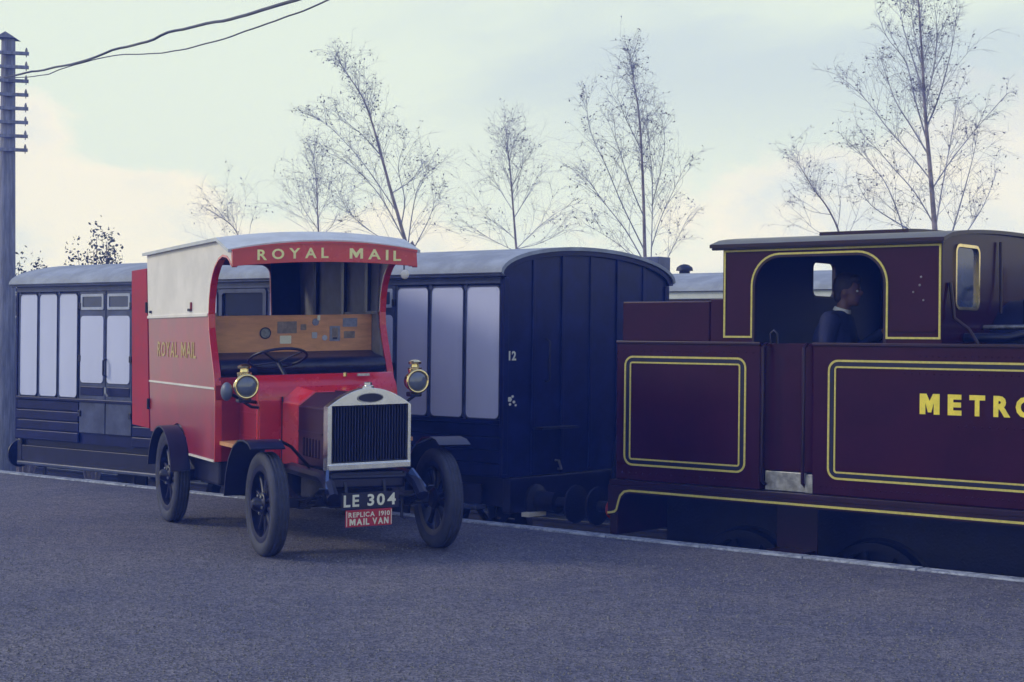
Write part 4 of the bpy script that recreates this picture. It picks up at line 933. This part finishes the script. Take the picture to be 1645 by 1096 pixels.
cable('overhead_cable', [(-40, 127, 23.8), (10, 122, 22.85), (80, 112, 21.3), (180, 84, 18.5), (270, 54, 16.2), (370, 30, 14.), (475, 1, 12.), (600, -40, 10.3), (800, -120, 8.6)], .0135, 'thicker dark upper cable running from the telegraph pole to the top edge', wob=.03)
cable('overhead_cable', [(10, 126, 22.8), (70, 121, 21.6), (105, 109, 20.8), (180, 90, 18.6), (260, 85, 16.6), (340, 68, 15.), (430, 38, 13.4), (525, 1, 12.), (650, -60, 10.3), (800, -140, 8.9)], .0065, 'thinner pale lower cable sagging below the thick one', wob=.01)

# ------------------------------------------------------------------ birch trees, nearly bare
def catmull(P, m_=5):
    out = []
    for i in range(len(P)-1):
        p0 = P[max(i-1, 0)]; p1 = P[i]; p2 = P[i+1]; p3 = P[min(i+2, len(P)-1)]
        for k in range(m_):
            t = k/m_; out.append(.5*((2*p1)+(p2-p0)*t+(2*p0-5*p1+4*p2-p3)*t*t+(3*p1-p0-3*p2+p3)*t**3))
    return out+[P[-1]]
def birch(name, label, trunk, limbs, depth, r0, seed, dens=1., leaf=1., tw=1., group='birch trees behind the trains'):
    rnd = random.Random(seed); T = [at(x, y, depth) for x, y in trunk]
    base = Vector((T[0].x+rnd.uniform(-.2, .2), T[0].y, -1.25)); root = empty(name, base); tag(root, label, 'tree', group)
    P = catmull([base]+T); n = len(P); tr_ = MB(); br = MB(); lv = MB()
    tr_.tube(P, [r0*(1.25-1.13*i/(n-1)) for i in range(n)], 8)
    allp = [(P, r0*.6, .5)]
    for li, lm in enumerate(limbs):
        dz = rnd.uniform(-1.4, 1.4); L = [at(x, y, depth+dz*(i/(len(lm)-1))) for i, (x, y) in enumerate(lm)]; Q = catmull(L)
        rr = r0*rnd.uniform(.26, .38); br.tube(Q, [rr*(1-.82*i/(len(Q)-1)) for i in range(len(Q))], 6, cap=False); allp.append((Q, rr, 0.))
    def leafq(p):
        s = rnd.uniform(.014, .034)*leaf; a = Vector((rnd.gauss(0, 1), rnd.gauss(0, 1), rnd.gauss(0, 1))).normalized(); b = a.cross(Vector((rnd.gauss(0, 1), rnd.gauss(0, 1), rnd.gauss(0, 1)))).normalized()
        c = p+a*s; lv.add([c-a*s, c+b*s*.5, c+a*s, c-b*s*.5], [(0, 1, 2, 3)])
    def twig(p, d, L, r, lev):
        k = 4 if lev == 0 else 3; q = [p]; c = p.copy(); dd = d.copy()
        for i in range(k):
            dd = (dd+Vector((rnd.gauss(0, .16), rnd.gauss(0, .16), rnd.gauss(0, .10)-(.13 if lev else -.02)))).normalized(); c = c+dd*L/k; q.append(c.copy())
        br.tube(q, [r*(1-.7*i/k) for i in range(k+1)], 4 if lev == 0 else 3, cap=False)
        if lev < 2:
            m_ = rnd.randint(3, 5) if lev == 0 else rnd.randint(1, 3)
            for j in range(int(m_*tw+.5)):
                t = rnd.uniform(.25, .95); i = min(k-1, int(t*k)); pp = q[i].lerp(q[i+1], t*k-i)
                sd = Vector((rnd.gauss(0, 1), rnd.gauss(0, 1), rnd.gauss(.25, .6))).normalized()
                twig(pp, (dd*.8+sd*.75).normalized(), L*rnd.uniform(.35, .65), max(r*.6, .0026), lev+1)
        if rnd.random() < .28:
            for j in range(rnd.randint(1, 2)):
                t = rnd.uniform(.3, 1); i = min(k-1, int(t*k)); leafq(q[i].lerp(q[i+1], t*k-i)+Vector((rnd.gauss(0, .006),)*3))
    for Q, rr, lo in allp:
        ln_ = sum((Q[i+1]-Q[i]).length for i in range(len(Q)-1)); cnt = int(ln_*(8 if lo else 7.5)*dens)
        for j in range(cnt):
            t = rnd.uniform(max(lo, .08), 1.0); f = t*(len(Q)-1); i = min(len(Q)-2, int(f)); p = Q[i].lerp(Q[i+1], f-i); ax_ = (Q[i+1]-Q[i]).normalized()
            sd = Vector((rnd.gauss(0, 1), rnd.gauss(0, 1), rnd.gauss(0, .35))).normalized()
            twig(p, (ax_*.95+sd*.62+Vector((0, 0, .20))).normalized(), rnd.uniform(.5, 1.25)*(1.2-.75*t)*depth/32, max(.0042, rr*.28*(1.1-t)), 0)
    off = tuple(base)
    tr_.build('trunk', M_BARK, root, smooth=60, off=off); br.build('branches', M_TWIG, root, off=off)
    if lv.v: lv.build('crown', M_LEAF, root, off=off)
    return root
birch('birch_tree', 'leaning birch with a long bent stem behind the mail van roof', [(664, 420), (655, 400), (640, 348), (626, 300), (614, 255), (600, 205), (584, 160), (562, 125), (544, 98)],
      [[(640, 345), (600, 285), (565, 240), (530, 205), (500, 185)], [(652, 392), (620, 330), (590, 290), (555, 260), (515, 240)], [(660, 405), (600, 375), (560, 340), (540, 300)],
       [(630, 310), (660, 290), (680, 262)], [(655, 398), (662, 345), (672, 300), (690, 275)], [(645, 360), (650, 320), (640, 270), (650, 230)], [(662, 405), (690, 350), (700, 315)], [(612, 250), (580, 215), (545, 190)]], 33, .040, 3, dens=1.0)
birch('birch_tree', 'small slender birch rising behind the middle of the van roof', [(514, 420), (512, 378), (510, 335), (508, 290), (503, 245)],
      [[(512, 385), (490, 350), (465, 315)], [(511, 350), (525, 320), (532, 290)], [(512, 370), (485, 330), (478, 290)], [(512, 385), (535, 360), (545, 330)]], 40, .026, 8, dens=.8)
birch('birch_tree', 'small upright birch between the van roof and the carriage roof', [(832, 440), (829, 395), (824, 330), (820, 280), (816, 240), (813, 205)],
      [[(830, 400), (860, 370), (890, 345), (915, 330)], [(828, 385), (800, 360), (770, 345)], [(826, 350), (850, 310), (865, 280)], [(825, 340), (800, 300), (785, 270)], [(830, 405), (790, 385), (755, 365)], [(830, 400), (870, 390), (905, 370)], [(822, 300), (838, 270), (840, 245)]], 38, .032, 21, dens=.9)
birch('birch_tree', 'tall twin-stemmed birch behind the arched end of the navy carriage', [(1038, 450), (1036, 410), (1034, 330), (1031, 250), (1026, 180), (1018, 130), (1012, 88)],
      [[(1045, 445), (1047, 380), (1048, 300), (1044, 240), (1040, 190)], [(1034, 420), (1005, 370), (970, 325), (940, 285), (910, 262)], [(1034, 400), (1000, 330), (975, 270), (950, 215), (942, 165)], [(1046, 400), (1062, 350), (1085, 300), (1102, 265)],
       [(1035, 350), (1010, 290), (995, 240), (975, 190)], [(1047, 330), (1060, 280), (1068, 230), (1062, 190)], [(1055, 450), (1080, 400), (1105, 350)], [(1035, 430), (990, 390), (940, 360)], [(1030, 240), (1005, 190), (990, 150)]], 33, .040, 34, dens=1.0)
birch('birch_tree', 'tallest birch with wide crown standing behind the locomotive cab', [(1503, 420), (1502, 372), (1498, 320), (1494, 270), (1489, 215), (1485, 160), (1482, 100), (1478, 40), (1474, -20), (1470, -70)],
      [[(1496, 290), (1460, 245), (1425, 205), (1395, 165), (1365, 135), (1340, 118)], [(1492, 250), (1465, 205), (1440, 165), (1425, 125), (1412, 85)], [(1500, 360), (1470, 310), (1435, 270), (1405, 235), (1375, 205)],
       [(1488, 205), (1505, 165), (1520, 115), (1532, 60), (1538, 10)], [(1502, 372), (1512, 310), (1522, 255), (1532, 200), (1540, 150)], [(1456, 385), (1440, 335), (1420, 290), (1390, 255), (1360, 225)], [(1528, 380), (1545, 320), (1560, 265), (1570, 220)],
       [(1500, 300), (1530, 255), (1570, 205), (1618, 150)], [(1484, 150), (1465, 90), (1450, 40), (1445, 0)], [(1486, 170), (1500, 110), (1505, 50), (1500, 0)], [(1490, 230), (1470, 160), (1455, 100), (1425, 60), (1410, 20)], [(1545, 385), (1580, 330), (1600, 280)], [(1490, 385), (1445, 360), (1400, 330), (1380, 300)], [(1482, 110), (1470, 60), (1462, 10)]], 30, .050, 55, dens=1.05)
birch('birch_tree', 'low spindly birch left of the tallest one above the cab roof', [(1352, 420), (1348, 375), (1330, 335), (1308, 305), (1290, 275), (1282, 262)],
      [[(1345, 370), (1350, 330), (1345, 300)], [(1335, 345), (1305, 340), (1285, 330)], [(1350, 390), (1310, 370), (1290, 350)], [(1352, 400), (1375, 350), (1385, 310)]], 34, .024, 72, dens=.6)
birch('birch_tree', 'twiggy low birch top just left of the van roof sign', [(395, 440), (390, 400), (378, 370), (360, 352), (342, 342)], [[(392, 410), (370, 395), (355, 380)], [(392, 405), (400, 380), (402, 362)]], 38, .018, 91, dens=.5)

# ------------------------------------------------------------------ shrubs behind the carriage
def shrub(name, label, cx, base_y, top_y, wpx, depth, seed, n=60):
    rnd = random.Random(seed); c = at(cx, base_y, depth); base = Vector((c.x, c.y, -1.25)); root = empty(name, base); tag(root, label, 'shrub', 'shrubs behind the carriage')
    st_ = MB(); lv = MB(); zt_ = at(cx, top_y, depth).z; wd = wpx/2/FPX*depth
    for i in range(n):
        a = rnd.uniform(0, 6.283); rr = wd*math.sqrt(rnd.random()); tip = base+Vector((rr*math.cos(a), rr*math.sin(a), (zt_+1.25)*(rnd.uniform(.55, .85)+.18*(1-rr/wd))))
        mid = base.lerp(tip, .5)+Vector((rnd.gauss(0, .1), rnd.gauss(0, .1), .2)); Q = catmull([base, mid, tip], 4)
        st_.tube(Q, [.022*(1-.8*k/(len(Q)-1)) for k in range(len(Q))], 4, cap=False)
        for k in range(170):
            t = rnd.uniform(.45, 1.05); p = base.lerp(tip, t)+Vector((rnd.gauss(0, .07), rnd.gauss(0, .07), rnd.gauss(0, .06)))
            s = rnd.uniform(.018, .042); u_ = Vector((rnd.gauss(0, 1), rnd.gauss(0, 1), rnd.gauss(0, 1))).normalized(); v_ = u_.cross(Vector((rnd.gauss(0, 1), rnd.gauss(0, 1), rnd.gauss(0, 1)))).normalized()
            lv.add([p-u_*s, p+v_*s*.55, p+u_*s, p-v_*s*.55], [(0, 1, 2, 3)])
    st_.build('stems', M_BARK, root, off=tuple(base)); lv.build('crown', M_SHRUB, root, off=tuple(base))
shrub('leafy_shrub', 'dark leafy shrub at the far left beside the telegraph pole', 38, 700, 402, 95, 27, 4, 80)
shrub('leafy_shrub', 'dark upright shrub showing above the left end of the carriage roof', 152, 640, 355, 92, 27, 6, 70)
shrub('leafy_shrub', 'low shrub half hidden behind the telegraph pole at left edge', -40, 700, 440, 110, 30, 7, 60)
# low hedge far behind the tracks
random.seed(77); g = MB()
for i in range(26000):
    x = random.uniform(-58, 30); y = 36+random.gauss(0, .7); hh = 1.9+.5*noise.noise((x*.15, 0, 0)); zz = -1.25+hh*random.random()**.7
    s = random.uniform(.06, .13); u_ = Vector((random.gauss(0, 1), random.gauss(0, 1), random.gauss(0, 1))).normalized(); v_ = u_.cross(Vector((random.gauss(0, 1), random.gauss(0, 1), random.gauss(0, 1)))).normalized(); p = Vector((x, y, zz))
    g.add([p-u_*s, p+v_*s*.6, p+u_*s, p-v_*s*.6], [(0, 1, 2, 3)])
tag(g.build('hedge', M_SHRUB), 'long dark hedge along the field behind the tracks', 'hedge', kind='stuff')

# ------------------------------------------------------------------ blue veil volume added to lift the darks to navy
g = MB(); g.box((-66, -60, -2.3), (60, 62, 10.4))
hz = bpy.data.materials.new('navy_veil_volume'); hz.use_nodes = True; t = hz.node_tree; t.nodes.clear()
pv = t.nodes.new('ShaderNodeVolumePrincipled'); pv.inputs['Color'].default_value = (.08, .19, 1, 1); pv.inputs['Density'].default_value = .0070; pv.inputs['Absorption Color'].default_value = (1, 1, 1, 1); pv.inputs['Anisotropy'].default_value = .0
ho = t.nodes.new('ShaderNodeOutputMaterial'); t.links.new(pv.outputs[0], ho.inputs['Volume'])
tag(g.build('blue_veil', hz), 'blue veil added around the scene to turn the darks navy', kind='stuff')
